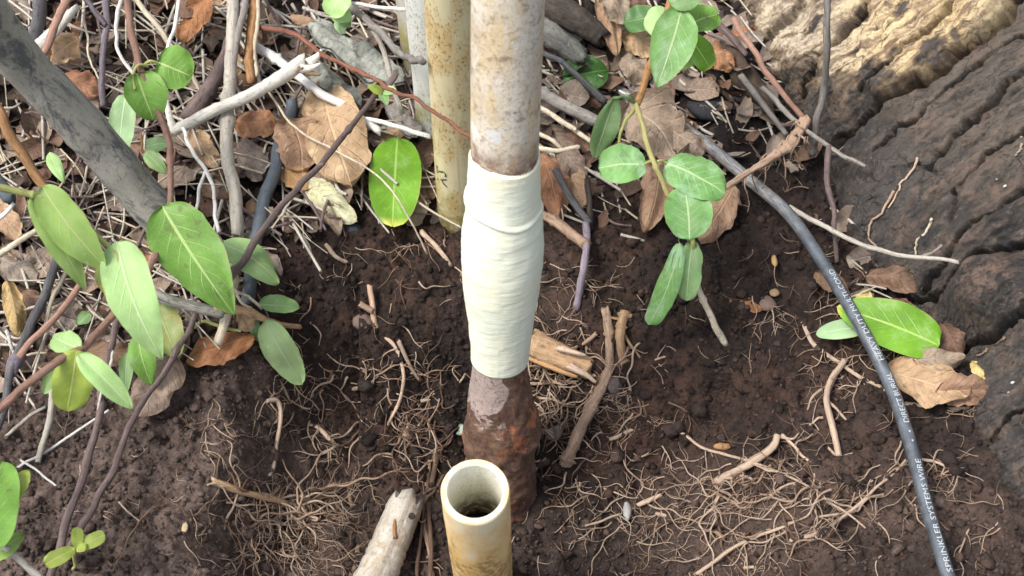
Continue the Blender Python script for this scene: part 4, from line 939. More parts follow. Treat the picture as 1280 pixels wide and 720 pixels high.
# ------------------------------------------------------------------ dry leaves on the litter
D = {'orange': dead_mat((0.31, 0.155, 0.07), (0.43, 0.25, 0.135)), 'tan': dead_mat((0.32, 0.20, 0.12), (0.43, 0.295, 0.185)), 'mauve': dead_mat((0.215, 0.155, 0.115), (0.34, 0.26, 0.20)),
     'rust': dead_mat((0.25, 0.10, 0.04), (0.36, 0.175, 0.085)), 'brown': dead_mat((0.15, 0.088, 0.055), (0.25, 0.16, 0.11)), 'grey': dead_mat((0.20, 0.155, 0.125), (0.31, 0.255, 0.21)),
     'cream': dead_mat((0.47, 0.45, 0.27), (0.55, 0.52, 0.36)), 'yellow': dead_mat((0.45, 0.32, 0.13), (0.55, 0.42, 0.20)), 'dark': dead_mat((0.07, 0.045, 0.03), (0.12, 0.08, 0.06))}
dl = [ # label, colour, base, tip, width px, roll, fold, bend
 ('large orange-tan dry leaf crossed by the dark twig', 'tan', (402, 108, .03), (440, 234, .032), 78, -8, -.10, .04),
 ('crinkled tan dry leaf left of the large orange-tan leaf', 'tan', (362, 148, .03), (378, 216, .026), 62, 10, -.25, .08),
 ('small bright orange dry leaf below the crinkled tan leaf', 'orange', (352, 208, .02), (392, 236, .02), 34, 0, -.2, .08),
 ('cream half-dried leaf on the soil edge', 'cream', (383, 226, .022), (446, 277, .012), 38, -15, .25, .10),
 ('mauve-grey dry leaf tucked behind the cream leaf', 'mauve', (404, 208, .022), (432, 262, .018), 52, 5, -.15, .05),
 ('brown curled dry leaf below the cream leaf', 'mauve', (382, 244, .016), (424, 296, .008), 28, 20, .3, .06),
 ('small pink-mauve oval dry leaf right of the bright green leaf', 'mauve', (532, 243, .012), (510, 283, .008), 30, 0, -.3, .12),
 ('small brown dry leaf against the cream pipe', 'brown', (526, 218, .014), (541, 251, .01), 26, 0, -.3, .1),
 ('tan scrap above the bright green leaf', 'tan', (470, 178, .015), (520, 172, .02), 24, 0, .2, .1),
 ('rust-orange dry leaf right beside the taped pipe', 'orange', (676, 192, .02), (698, 270, .014), 44, 0, -.25, .07),
 ('grey-brown dry leaf above the tan scraps near the taped pipe', 'mauve', (700, 182, .022), (732, 222, .018), 36, 10, -.15, .05),
 ('tan dry leaf under the dark splintered twig', 'tan', (708, 205, .016), (730, 262, .012), 30, -10, -.2, .05),
 ('large dusty pink dry leaf behind the right vine', 'mauve', (786, 128, .03), (848, 200, .024), 74, 0, -.12, .08),
 ('pinkish dry leaf between the vine and the cable', 'mauve', (832, 158, .026), (880, 192, .02), 44, 8, -.2, .08),
 ('curled orange-tan dry leaf under the vine stem', 'tan', (822, 196, .026), (806, 290, .012), 42, 10, -.35, .10),
 ('dry brown leaf under the lower round vine leaves', 'tan', (918, 232, .02), (876, 300, .014), 44, -5, -.25, .10),
 ('long curled cinnamon dry leaf at the top beside the dark log', 'tan', (748, -10, .05), (771, 70, .03), 26, 0, -.5, .04),
 ('rosy dry leaf above the curled cinnamon leaf', 'mauve', (755, -20, .06), (782, 30, .045), 40, 10, -.2, .05),
 ('crumpled orange dry leaf left of the vine stem', 'tan', (778, 42, .03), (822, 66, .03), 34, 0, -.3, .12),
 ('dusky dry leaf below the crumpled orange leaf', 'mauve', (776, 72, .025), (814, 98, .02), 34, 0, -.2, .1),
 ('dark brown torn leaf at the top centre right', 'brown', (772, -10, .05), (800, 26, .04), 44, 0, -.2, .1),
 ('bright orange dry scrap under the right vine leaves', 'orange', (882, 62, .03), (918, 84, .025), 30, 0, -.3, .15),
 ('big crumpled orange-brown leaf beside the cable', 'tan', (1108, 462, .02), (1212, 494, .018), 62, 10, -.18, .08),
 ('folded tan tip of leaf right of the crumpled orange-brown leaf', 'tan', (1168, 492, .02), (1240, 488, .014), 42, -20, .3, .1),
 ('pinkish grey leaf behind the crumpled orange-brown leaf', 'mauve', (1140, 450, .024), (1205, 448, .02), 28, 0, -.3, .12),
 ('brown leaf propped against the stump by the green leaf', 'brown', (1176, 404, .02), (1200, 446, .012), 34, 0, -.3, .12),
 ('small yellow-tan dry leaf touching the cable', 'yellow', (1086, 362, .018), (1064, 396, .012), 20, 0, -.2, .1),
 ('dry greyish brown leaf below the slender stick', 'brown', (1082, 344, .018), (1152, 362, .014), 32, 0, -.35, .14),
 ('darker curled leaf under the cable bend', 'brown', (1018, 340, .012), (1062, 372, .012), 26, 0, -.35, .14),
 ('brown scrap near the grey stump root', 'brown', (1110, 376, .018), (1150, 392, .014), 22, 10, -.4, .2),
 ('small tan curled leaf at the stump foot', 'yellow', (1216, 452, .014), (1234, 478, .014), 20, 0, -.8, .2),
 ('reddish dry leaf on the soil left of the cable', 'rust', (912, 374, .006), (952, 388, .006), 20, 10, -.4, .12),
 ('rust-brown dry leaf at the edge of the bare soil', 'rust', (318, 420, .02), (232, 452, .012), 44, -5, -.15, .08),
 ('mottled mauve leaf under the left mauve stem', 'mauve', (220, 446, .02), (172, 522, .012), 56, 0, -.12, .06),
 ('reddish brown dry leaf beneath the pale lime leaf', 'brown', (104, 440, .03), (186, 446, .02), 34, 0, -.3, .1),
 ('dark reddish leaf at the top left of the tall stalk', 'rust', (262, -10, .05), (225, 52, .035), 34, -10, -.3, .08),
 ('deep brown leaf behind the dark reddish leaf', 'brown', (226, -8, .04), (252, 26, .04), 40, 0, -.2, .1),
 ('tan-orange leaf behind the off-white broken stick', 'tan', (100, 46, .04), (62, 78, .03), 42, 0, -.15, .1),
 ('salmon leaf left of the dark purple stem', 'orange', (80, 92, .04), (128, 118, .03), 36, 0, -.2, .1),
 ('brown leaf below the salmon leaf', 'mauve', (92, 104, .03), (122, 138, .026), 34, 0, -.3, .1),
 ('orange-brown leaf under the bone-white stick', 'orange', (292, 152, .028), (346, 160, .026), 44, 0, -.15, .06),
 ('tan leaf behind the forked tendril', 'tan', (240, 162, .02), (272, 212, .018), 30, 10, -.3, .08),
 ('grey-brown leaf right of the pale stalk', 'grey', (298, 178, .02), (328, 222, .018), 42, 0, -.2, .06),
 ('yellow curled husk at the left edge', 'yellow', (8, 350, .045), (22, 420, .02), 26, 0, -.9, .05),
 ('grey dry leaf above the yellow husk', 'grey', (0, 322, .02), (46, 348, .016), 42, 0, -.2, .08),
 ('brown leaf between the yellow husk and dark stem', 'brown', (30, 362, .02), (52, 402, .014), 34, 0, -.3, .1),
 ('tan leaf scrap at the left edge over straw', 'tan', (-8, 252, .03), (24, 300, .03), 34, 0, -.2, .1),
 ('grey leaf right of the dark stem at left', 'grey', (66, 380, .016), (96, 410, .012), 44, 0, -.3, .1),
 ('small tan leaf at the top behind the green sprig', 'tan', (362, 20, .04), (394, 30, .04), 14, 0, -.3, .1),
 ('brown leaf under the twig joint', 'brown', (344, 262, .012), (372, 288, .008), 24, 0, -.4, .1),
 ('dry papery sheath on the soil right of the green leaf', 'grey', (330, 312, .012), (352, 344, .010), 14, 20, .5, .1),
 ('papery tan sheath at the end of the mottled stem', 'tan', (298, 386, .03), (312, 414, .02), 26, 10, .4, .1),
]
for lb, c, b_, t_, w_, roll, fold, bend in dl:
    bp, tp = P(*b_), P(*t_)
    o = leaf('dry_leaf', bp, tp, mm(bp, w_*1.08), D[c], None, 0.5, 0.55, bend, fold, roll, 0.22, random.uniform(.2, .38), random.uniform(-.05, .05), nu=24, nv=15, curl=random.uniform(-.12, .22))
    tag(o, lb, 'leaf', 'dry leaves on the litter')
# ------------------------------------------------------------------ loose green leaves
def loose(label, mat, b_, t_, w_, **kw):
    bp, tp = P(*b_), P(*t_); o = leaf('green_leaf', bp, tp, mm(bp, w_), mat, None, **kw); tag(o, label, 'leaf', 'fallen green leaves'); return o
loose('bright green fallen leaf with a yellow tip lying left of the pipes', LUSH, (497, 172, .026), (491, 283, .020), 64, p=.42, q=.42, bend=.05, fold=.06)
loose('bright green fallen leaf under the cable at right', LUSH, (1174, 432, .026), (1046, 384, .026), 70, p=.36, q=.62, bend=.06, fold=.08, roll=-6)
loose('small mint-green leaf tip poking out left of the cable', MINT, (1078, 408, .02), (1020, 418, .018), 26, p=.3, q=.5, bend=.05)
loose('dark green leaf half hidden under the dark twig', DARKG, (704, 100, .02), (760, 88, .02), 52, p=.5, q=.6, bend=.1, fold=.2)

FRESH = leaf_mat((0.15, 0.31, 0.085), (0.42, 0.54, 0.26), patch=(0.28, 0.42, 0.24), veins=1.1)
# ------------------------------------------------------------------ vines
def vine(label, base_pt, stems, leaves, petioles=(), group=None, cat='vine', name='vine'):
    e = empty(name, tuple(P(*base_pt)), label, cat, group); made = []
    for mat, pts, w0, w1 in stems: stick('stem', None, None, mat, pts, w0, w1, e, sides=9, wob=0.05, knots=1)
    for row in leaves:
        mat, b_, t_, w_ = row[:4]; kw = dict(ragged=.07, wave=random.uniform(.06, .12), curl=random.uniform(-.16, .16), side=random.uniform(-.04, .04)); kw.update(row[4] if len(row) > 4 else {})
        bp, tp = P(*b_), P(*t_); made.append((b_, leaf('leaf', bp, tp, mm(bp, w_), mat, e, **kw)))
    for mat, pts, w in petioles:         # each leaf stalk belongs to the nearest leaf
        near = min(made, key=lambda m_: min((m_[0][0]-q[0])**2+(m_[0][1]-q[1])**2 for q in (pts[0], pts[-1])))[1]
        stick('petiole', None, None, mat, pts, w, w*0.8, near, sides=6, wob=0.03)
    return e
vine('vine with a pink stem and two round leaves at upper left', (212, 300, .02),
     [(PINK, [(158, -30, .17), (170, 50, .15), (180, 86, .14), (196, 130, .125), (211, 190, .11), (213, 235, .10), (210, 268, .09)], 10, 7), (PINK, [(218, 185, .10), (216, 225, .09), (213, 262, .08)], 3, 4)],
     [(GREEN, (170, 92, .14), (192, 150, .12), 56, dict(p=.35, q=.45, fold=.35, roll=18, bend=.08)),
      (GREEN, (196, 78, .14), (240, 96, .13), 58, dict(p=.3, q=.4, fold=.25, roll=-10, bend=.1)),
      (MINT, (158, 118, .09), (150, 192, .07), 34, dict(p=.35, q=.35, fold=.1, bend=.03)),
      (MINT, (200, 100, .10), (198, 138, .08), 26, dict(p=.4, q=.5)),
      (SAGE, (182, 183, .09), (213, 178, .09), 22, dict(fold=.3)), (PALE, (181, 190, .10), (208, 217, .09), 20, dict(fold=.15)),
      (PALE, (62, 190, .05), (80, 228, .05), 18, dict(fold=.2))],
     [(YSTEM, [(183, 84, .14), (172, 83, .145), (166, 94, .143), (170, 112, .14)], 4), (YSTEM, [(178, 82, .14), (186, 76, .145), (196, 78, .142)], 4), (OSTEM, [(175, 168, .08), (178, 188, .085), (186, 192, .09)], 4), (PINK, [(178, 195, .08), (190, 222, .07), (205, 250, .06)], 5)])
vine('large glossy green leaf sprig with mottled stem at centre left', (275, 395, .01),
     [(MOTT, [(150, 346, .07), (195, 371, .06), (232, 384, .05), (276, 394, .04)], 14, 14), (TAN, [(270, 388, .045), (298, 388, .04), (335, 402, .03), (371, 411, .02)], 13, 6), (STRAW, [(293, 360, .04), (302, 378, .04), (322, 392, .03)], 4, 4), (STRAW, [(296, 365, .035), (310, 372, .035), (328, 385, .03)], 4, 4)],
     [(GREEN, (203, 258, .10), (293, 394, .085), 84, dict(p=.45, q=.85, fold=.12, bend=.08, roll=4, nu=26, nv=16, wave=.07)),
      (PALE, (276, 304, .05), (349, 354, .035), 46, dict(p=.35, q=.6, fold=.15, roll=20, bend=.1)),
      (SAGE, (322, 381, .03), (373, 384, .025), 26, dict(p=.5, q=.6, fold=.6, bend=.05)),
      (leaf_mat((0.40, 0.56, 0.25), (0.56, 0.66, 0.40), veins=0.5, rough=0.5), (331, 400, .035), (377, 478, .03), 44, dict(p=.4, q=.6, fold=.1, bend=.05, lift=.75, roll=-12)),
      (OLIVE, (190, 366, .05), (222, 446, .03), 44, dict(p=.45, q=.5)), (GREEN, (172, 418, .05), (190, 482, .03), 34, dict(fold=.4)), (GREEN, (215, 388, .03), (196, 440, .025), 34, dict(fold=.2)),
      (SAGE, (160, 440, .03), (158, 492, .02), 18, dict(fold=.4)), (SAGE, (318, 398, .02), (322, 428, .01), 14, dict()),
      (SAGE, (112, 392, .03), (96, 406, .03), 18, dict())])
vine('pale lime vine hanging in close from the left edge', (192, 315, .06),
     [(YSTEM, [(-30, 228, .25), (25, 240, .235), (52, 247, .23), (95, 270, .215), (130, 300, .20), (148, 318, .195), (152, 338, .19)], 10, 6), (PINK, [(-25, 530, .20), (30, 492, .19), (95, 440, .18), (140, 395, .15), (176, 345, .12), (196, 312, .10)], 11, 9)],
     [(LIME, (52, 232, .235), (132, 334, .19), 54, dict(p=.45, q=.7, fold=.2, roll=-22, bend=.06, wave=.09)),
      (LIME, (40, 244, .23), (106, 363, .18), 44, dict(p=.45, q=.8, fold=.2, roll=22, bend=.05, wave=.09)),
      (PALE, (146, 302, .20), (203, 450, .15), 64, dict(p=.45, q=.85, fold=.14, roll=-4, bend=.06, nu=24, nv=14, wave=.07)),
      (OLIVE, (148, 312, .16), (130, 368, .13), 34, dict(fold=.3)),
      (YELG, (96, 438, .185), (84, 514, .15), 52, dict(p=.35, q=.4, fold=.25, roll=15)), (PALE, (98, 442, .185), (165, 511, .155), 32, dict(p=.45, q=.7, fold=.5, roll=-10, bend=.05, wave=.1)),
      (PALE, (100, 436, .18), (66, 420, .17), 34, dict(fold=.3)), (PALE, (92, 440, .17), (54, 492, .15), 30, dict(fold=.3, roll=25))],
     [])
vine('blurred leaf and stem in the bottom left corner', (-10, 690, .05),
     [(GREYST, [(-30, 668, .13), (5, 686, .12), (52, 722, .10)], 9, 10)],
     [(GREEN, (-8, 688, .13), (2, 578, .11), 60, dict(p=.4, q=.5, fold=.2, roll=-10)), (YELG, (0, 640, .12), (36, 588, .11), 34, dict(fold=.3, ragged=.2)), (LIME, (-14, 700, .12), (30, 668, .115), 30, dict())])
vine('tiny yellow-green seedling at lower left', (88, 720, .0),
     [(YSTEM, [(92, 712, .01), (94, 692, .04), (96, 684, .045)], 4, 3)],
     [(YELG, (96, 685, .045), (97, 659, .055), 16, dict(p=.5, q=.3, fold=.1)), (YELG, (98, 684, .045), (131, 668, .05), 20, dict(p=.5, q=.3, fold=.1)), (YELG, (94, 686, .045), (56, 706, .05), 22, dict(p=.5, q=.3, fold=.1)), (YELG, (95, 686, .044), (107, 684, .05), 13, dict(p=.5, q=.4))], cat='seedling', name='seedling')
vine('small green sprig at the top edge left of the pipes', (425, 20, .03),
     [(GSTEM, [(425, -30, .10), (424, 10, .08), (430, 40, .05)], 4, 3), (GREYST, [(378, 10, .06), (400, 18, .06), (420, 22, .06)], 4, 3)],
     [(PALE, (432, -14, .10), (412, 20, .085), 36, dict(p=.4, q=.4, fold=.2)), (PALE, (415, 10, .08), (440, 27, .08), 26, dict(fold=.2)), (SAGE, (424, 20, .07), (438, 34, .065), 18, dict()), (MINT, (418, 28, .07), (432, 42, .06), 13, dict())])
vine('vine with an orange-brown stem and round bluish leaves right of the taped pipe', (908, 428, .0),
     [(OSTEM, [(845, -30, .17), (835, 12, .16), (824, 48, .15), (808, 92, .14), (795, 130, .13)], 11, 9), (GSTEM, [(796, 128, .13), (806, 170, .125), (822, 208, .115), (838, 245, .10), (852, 278, .09), (866, 305, .08)], 7, 6),
      (STRAW, [(866, 316, .07), (872, 342, .06), (888, 384, .035), (909, 430, .004)], 6, 9)],
     [(FRESH, (852, 12, .165), (821, 110, .14), 58, dict(p=.48, q=.75, fold=.18, roll=10, bend=.06, nu=22, nv=14, wave=.07)), (PALE, (836, 12, .15), (814, 44, .14), 44, dict(p=.35, q=.4)), (SAGE, (838, 4, .17), (872, -14, .17), 40, dict(p=.4, q=.4)),
      (GREEN, (858, 34, .14), (897, 18, .135), 40, dict(p=.4, q=.35, fold=.1)), (LUSH, (858, 42, .12), (888, 86, .10), 34, dict(p=.4, q=.35)), (GREEN, (870, 60, .11), (838, 84, .10), 30, dict()),
      (DARKG, (820, 20, .06), (780, 28, .05), 38, dict(p=.4, q=.4)),
      (SAGE, (770, 122, .13), (744, 198, .09), 34, dict(p=.5, q=.55, fold=.35, roll=35, side=-.06)),
      (BLOOM, (808, 206, .115), (748, 210, .11), 56, dict(p=.45, q=.4, fold=.1, bend=.05)),
      (BLOOM, (832, 204, .11), (906, 243, .10), 62, dict(p=.42, q=.42, fold=.08, bend=.06, roll=8)),
      (BLOOM, (862, 300, .09), (856, 234, .105), 62, dict(p=.42, q=.42, fold=.10, bend=.06)),
      (BLOOM, (850, 304, .085), (811, 406, .05), 33, dict(p=.42, q=.32, fold=.30, roll=-18, bend=.07, side=.08)),
      (SAGE, (866, 300, .085), (858, 376, .06), 34, dict(p=.45, q=.4, fold=.6, roll=10, ragged=.15)), (PALE, (852, 306, .08), (838, 352, .065), 18, dict(fold=.5, roll=30))],
     [(SAGE, [(795, 130, .13), (782, 122, .138), (768, 124, .13)], 5), (YSTEM, [(797, 132, .13), (786, 146, .12), (776, 165, .11), (772, 182, .10)], 5), (YSTEM, [(820, 203, .116), (812, 203, .116), (806, 206, .115)], 4), (YSTEM, [(820, 202, .116), (828, 200, .114), (834, 204, .11)], 4),
      (YSTEM, [(858, 292, .088), (866, 300, .088), (868, 312, .08), (862, 324, .075)], 7)])

# ------------------------------------------------------------------ pebbles, stones and bits
def pebble(name, cat, label, px, py, w, h, col, seed, rough=0.8, hh=0.5):
    c = P(px, py, 0.002); rx = mm(c, w)/2; ry = mm(c, h)/2/0.75; V = []; F = []; a, b_ = 12, 8
    for i in range(b_+1):
        ph = math.pi*i/b_
        for k in range(a):
            th = 2*math.pi*k/a; q = Vector((math.sin(ph)*math.cos(th), math.sin(ph)*math.sin(th), math.cos(ph)))
            d = 1+0.22*noise.noise(q*1.6+Vector((seed, 0, 0)))+0.08*noise.noise(q*5+Vector((seed, 3, 0)))
            V.append((c.x+q.x*rx*d, c.y+q.y*ry*d, c.z+q.z*hh*(rx+ry)/2*d))
    F = [(i*a+k, i*a+(k+1) % a, (i+1)*a+(k+1) % a, (i+1)*a+k)[::-1] for i in range(b_) for k in range(a)]
    o = mesh_obj(name, V, F, wood(col, 0.7, 1.3, rough=rough), None, [(v[0]*9, v[1]*9) for v in V]); tag(o, label, cat); return o
pebble('stone', 'stone', 'grey-brown stone right of the rusty pipe foot', 688, 536, 36, 28, (0.20, 0.155, 0.13), 3)
pebble('stone', 'stone', 'dark bluish stone below the cream leaf', 438, 288, 30, 18, (0.032, 0.036, 0.045), 5)
pebble('stone', 'stone', 'flat brown stone behind the small forked grey stub', 453, 402, 26, 18, (0.12, 0.085, 0.07), 8)
pebble('stone', 'stone', 'small white pebble in the soil right of the plastic pipe', 784, 638, 11, 20, (0.27, 0.27, 0.25), 11)
pebble('stone', 'stone', 'dull grey pebble above the thick pale root', 768, 478, 22, 26, (0.085, 0.065, 0.058), 12)
pebble('stone', 'stone', 'tan pebble below the reddish dry leaf', 968, 366, 13, 9, (0.19, 0.125, 0.075), 15)
pebble('stone', 'stone', 'pink-brown pebble left of the cable', 958, 380, 26, 18, (0.17, 0.115, 0.095), 16)
pebble('stone', 'stone', 'round brown pebble left of the mauve leaf by the tube', 363, 268, 22, 18, (0.15, 0.09, 0.065), 18)
pebble('lichen_tuft', 'lichen', 'pale green-white lichen tuft left of the rust crust', 575, 537, 14, 14, (0.36, 0.42, 0.34), 21)
pebble('lichen_tuft', 'lichen', 'tiny pale tuft right under the tape edge', 657, 462, 9, 12, (0.34, 0.39, 0.32), 22)
pebble('seed', 'seed', 'cream split seed hull lying on the lower left soil', 231, 660, 8, 13, (0.36, 0.29, 0.18), 24)
pebble('wood_chip', 'chip', 'orange wood chip in the right-hand soil', 903, 558, 22, 8, (0.24, 0.135, 0.06), 26)
pebble('wood_chip', 'chip', 'pale green chip near the bottom right corner', 1250, 668, 7, 16, (0.42, 0.48, 0.28), 27)
pebble('wood_chip', 'chip', 'small yellow chip on the soil above the leaf by the cable', 968, 326, 8, 13, (0.30, 0.19, 0.08), 29)
pebble('stone', 'stone', 'black charred lump above the cable', 890, 135, 60, 34, (0.018, 0.018, 0.022), 31, 0.7)
pebble('stone', 'stone', 'small black charred lump near the stump', 930, 118, 36, 22, (0.022, 0.020, 0.020), 33, 0.7)

# ------------------------------------------------------------------ rootlets clinging to the stump
for lb, pts, mt in (('orange rootlet branching on the charred stump', [(1147, 195), (1140, 215), (1128, 228), (1120, 240), (1112, 262)], ROOTP), ('pale rootlet on the dark bark above the slender stick', [(1165, 272), (1155, 290), (1148, 306), (1144, 318)], STRAW),
                    ('pale hair root hanging left on the dark bark', [(1118, 240), (1105, 265), (1092, 278), (1088, 296), (1100, 310)], ROOT), ('short pale rootlet at the right edge of the bark', [(1275, 170), (1278, 184), (1268, 195)], STRAW),
                    ('pale rootlet along the crack at lower right', [(1258, 422), (1245, 428), (1235, 438), (1224, 446)], ROOT)):
    pa = spline([on_stump(x, y, 0.002) for x, y in pts], 20); pa += np.random.default_rng(len(lb)).normal(0, .0006, pa.shape)
    tag(tube('rootlet', pa, np.linspace(.0012, .0007, 20), mt, None, 5), lb, 'root')
cl = [(1256, 232), (1246, 224), (1265, 478), (1260, 490)]
Vb, Fb = [], []
for k, (x, y) in enumerate(cl):
    c = on_stump(x, y, 0.0006); r = random.uniform(.0008, .002); a0 = len(Vb)
    for j in range(6):
        t = j/6*6.283; Vb.append(tuple(c+Vector((math.cos(t)*r*random.uniform(.5, 1.2), math.sin(t)*r*random.uniform(.4, 1), math.cos(t)*r*0.4))))
    Vb.append(tuple(c+Vector((-.0004, -.0006, .0016)))); Fb += [(a0+j, a0+(j+1) % 6, a0+6) for j in range(6)]
o = mesh_obj('lichen_flakes', Vb, Fb, wood((0.36, 0.33, 0.28), .8, 1.2), tree); o['kind'] = 'stuff'

# ------------------------------------------------------------------ masses: fine roots, soil crumbs, litter crumbs
def batch_tubes(specs, mat, name, label, sides=4):
    V, F, U = [], [], []
    for pa, rr in specs:
        v, f, u = tube_data(pa, rr, sides, False, 0.0, 0, None, len(V)); V += v; F += f; U += u
    o = mesh_obj(name, V, F, mat, None, U); tag(o, label, None, None, 'stuff'); return o
R = np.random.default_rng(21)
def walk(px, py, ang, ln, step=3.5, drift=0.2):
    n = max(5, int(ln/step)); a = ang+np.cumsum(R.normal(0, drift*.5, n)+np.where(R.random(n) < .10, R.normal(0, .8, n), 0)); a = a+.35*np.sin(np.arange(n)*step/R.uniform(4, 9)+R.uniform(0, 6))
    x = px+np.concatenate([[0], np.cumsum(np.cos(a)*step)]); y = py+np.concatenate([[0], np.cumsum(np.sin(a)*step)])
    return x, y, a
def rootlets(regions):
    sp = {0: [], 1: [], 2: []}
    for (cx, cy, sx, sy, num, l0, l1, w0, w1, ang, spread, hi) in regions:
        for _ in range(int(num*1.4)):
            px, py = R.normal(cx, sx), R.normal(cy, sy)
            if not (-30 < px < 1310 and -30 < py < 750): continue
            col = int(R.choice([0, 1, 1, 2]))
            todo = [(px, py, R.normal(ang, spread), R.uniform(l0, l1), w0+(w1-w0)*R.random()**1.5, 0)]
            while todo:
                x0, y0, a, ln, w, lev = todo.pop()
                x, y, aa = walk(x0, y0, a, ln)
                n = len(x); u = np.linspace(0, 1, n)
                h = 0.0004+hi*np.sin(math.pi*np.clip(u*R.uniform(.7, 1.3), 0, 1))*R.uniform(.1, 1)
                pa = cast(x, y, h, True)
                pa = np.vstack([pa[:1], (pa[:-2]+2*pa[1:-1]+pa[2:])/4, pa[-1:]])
                d = (pa-CP)@FW
                sp[col].append((pa, (w*(1-.65*u))*d/FPX*0.5))
                if lev < 2:
                    for _k in range(R.poisson(ln/(24 if lev == 0 else 30))):
                        i = R.integers(1, n-1); todo.append((x[i], y[i], aa[min(i, len(aa)-1)]+R.choice([-1, 1])*R.uniform(.4, 1.3), max(8, ln*R.uniform(.15, .5)), max(1.0, w*(1-.65*u[i])*R.uniform(.4, .7)), lev+1))
    return sp
PI = math.pi
reg = [ # centre, spread, count, length px, width px, direction, spread, height
 (470, 500, 60, 45, 30, 20, 70, 2.0, 4.2, PI/2, 1.0, .006), (345, 632, 45, 14, 30, 60, 150, 2.2, 5.0, 0.25, .5, .020), (340, 660, 50, 25, 22, 25, 80, 1.8, 3.6, 1.3, .6, .014),
 (545, 505, 16, 35, 22, 30, 80, 1.6, 3.2, 2.3, .6, .014), (685, 505, 22, 35, 46, 20, 60, 1.8, 3.8, 1.6, 1.2, .016), (770, 510, 40, 50, 22, 30, 90, 1.8, 3.8, 1.5, .9, .006),
 (980, 640, 80, 40, 30, 50, 140, 2.0, 4.4, 2.9, .5, .010), (1070, 590, 50, 60, 22, 25, 80, 1.6, 3.4, 2.6, .9, .006), (820, 650, 80, 40, 20, 30, 90, 1.6, 3.4, 2.5, 1.0, .006),
 (1000, 430, 80, 50, 22, 15, 60, 1.2, 2.8, 1.5, 1.2, .006), (820, 400, 80, 60, 20, 10, 40, 1.0, 2.4, 1.5, 1.5, .004), (480, 350, 80, 40, 22, 12, 50, 1.2, 2.8, 1.5, 1.2, .004),
 (690, 380, 25, 25, 12, 25, 60, 1.6, 3.0, .3, .5, .008), (380, 470, 35, 30, 16, 15, 60, 1.5, 3.0, 1.6, .8, .006), (272, 545, 10, 25, 10, 30, 60, 1.4, 2.4, 1.3, .5, .010),
 (160, 600, 90, 60, 14, 8, 35, 1.0, 2.0, 1.0, 2, .004), (1190, 590, 50, 60, 20, 20, 70, 1.2, 3.0, 2.5, 1.2, .006), (1020, 280, 50, 50, 18, 15, 50, 1.2, 2.6, 1.8, 1.0, .008),
 (700, 640, 50, 40, 14, 20, 60, 1.4, 3.0, 1.5, 1.2, .006), (1100, 420, 40, 30, 14, 12, 45, 1.0, 2.4, 1.5, 1.5, .006)]
sp = rootlets(reg)
batch_tubes(sp[0], ROOT, 'fine_roots', 'tangle of fine brown roots in the dug soil'); batch_tubes(sp[1], ROOTP, 'fine_roots', 'tangle of fine pale roots in the dug soil'); batch_tubes(sp[2], ROOTD, 'fine_roots', 'tangle of fine dark roots in the dug soil')

# soil crumbs
def crumb_mesh(name, label, px, py, size, mat, flat=0.75, lift=0.3):
    g = cast(px, py, 0.0, True); V = []; F = []
    ico = [Vector(v).normalized() for v in ((0, 0, 1), (.9, 0, .4), (.28, .85, .4), (-.73, .53, .4), (-.73, -.53, .4), (.28, -.85, .4), (.73, .53, -.4), (-.28, .85, -.4), (-.9, 0, -.4), (-.28, -.85, -.4), (.73, -.53, -.4), (0, 0, -1))]
    fc = [(0, 1, 2), (0, 2, 3), (0, 3, 4), (0, 4, 5), (0, 5, 1), (1, 6, 2), (2, 7, 3), (3, 8, 4), (4, 9, 5), (5, 10, 1), (6, 7, 2), (7, 8, 3), (8, 9, 4), (9, 10, 5), (10, 6, 1), (11, 7, 6), (11, 8, 7), (11, 9, 8), (11, 10, 9), (11, 6, 10)]
    I = np.array([v[:] for v in ico])
    n = len(g); J = 1+R.normal(0, .26, (n, 12)); rot = R.uniform(0, 6.28, n); s = size
    X = I[None]*J[..., None]*s[:, None, None]*np.array([1, 1, flat])*R.uniform(.7, 1.3, (n, 1, 3))
    c_, s_ = np.cos(rot)[:, None], np.sin(rot)[:, None]
    Y = np.stack([X[..., 0]*c_-X[..., 1]*s_, X[..., 0]*s_+X[..., 1]*c_, X[..., 2]], -1)+g[:, None]+np.array([0, 0, 1])*(s*lift)[:, None, None]
    F = (np.array(fc)[None]+12*np.arange(n)[:, None, None]).reshape(-1, 3)
    o = mesh_obj(name, Y.reshape(-1, 3), F.tolist(), mat); tag(o, label, None, None, 'stuff')
    at = o.data.attributes.new('dry', 'FLOAT', 'POINT'); at.data.foreach_set('value', np.repeat(np.clip(dry_mask(g[:, 0], g[:, 1])+R.normal(0.05, .2, n), 0, 1), 12))
    at = o.data.attributes.new('black', 'FLOAT', 'POINT'); at.data.foreach_set('value', np.repeat(np.clip(black_mask(g[:, 0], g[:, 1])+R.normal(0, .15, n), 0, 1), 12)); return o
nC = 14000
px, py = R.uniform(-20, 1300, nC), 720*R.power(1.6, nC)
nB = 420
crumb_mesh('soil_clods', 'larger lumps of dark soil strewn over the dug ground', R.uniform(0, 1250, nB), R.uniform(270, 730, nB), np.clip(R.lognormal(math.log(.0034), .35, nB), .002, .009), SOIL, .7, .15)
crumb_mesh('soil_crumbs', 'loose crumbs of dark brown soil', px, py, np.clip(R.lognormal(math.log(.0011), .5, nC), .0004, .0055), SOIL)

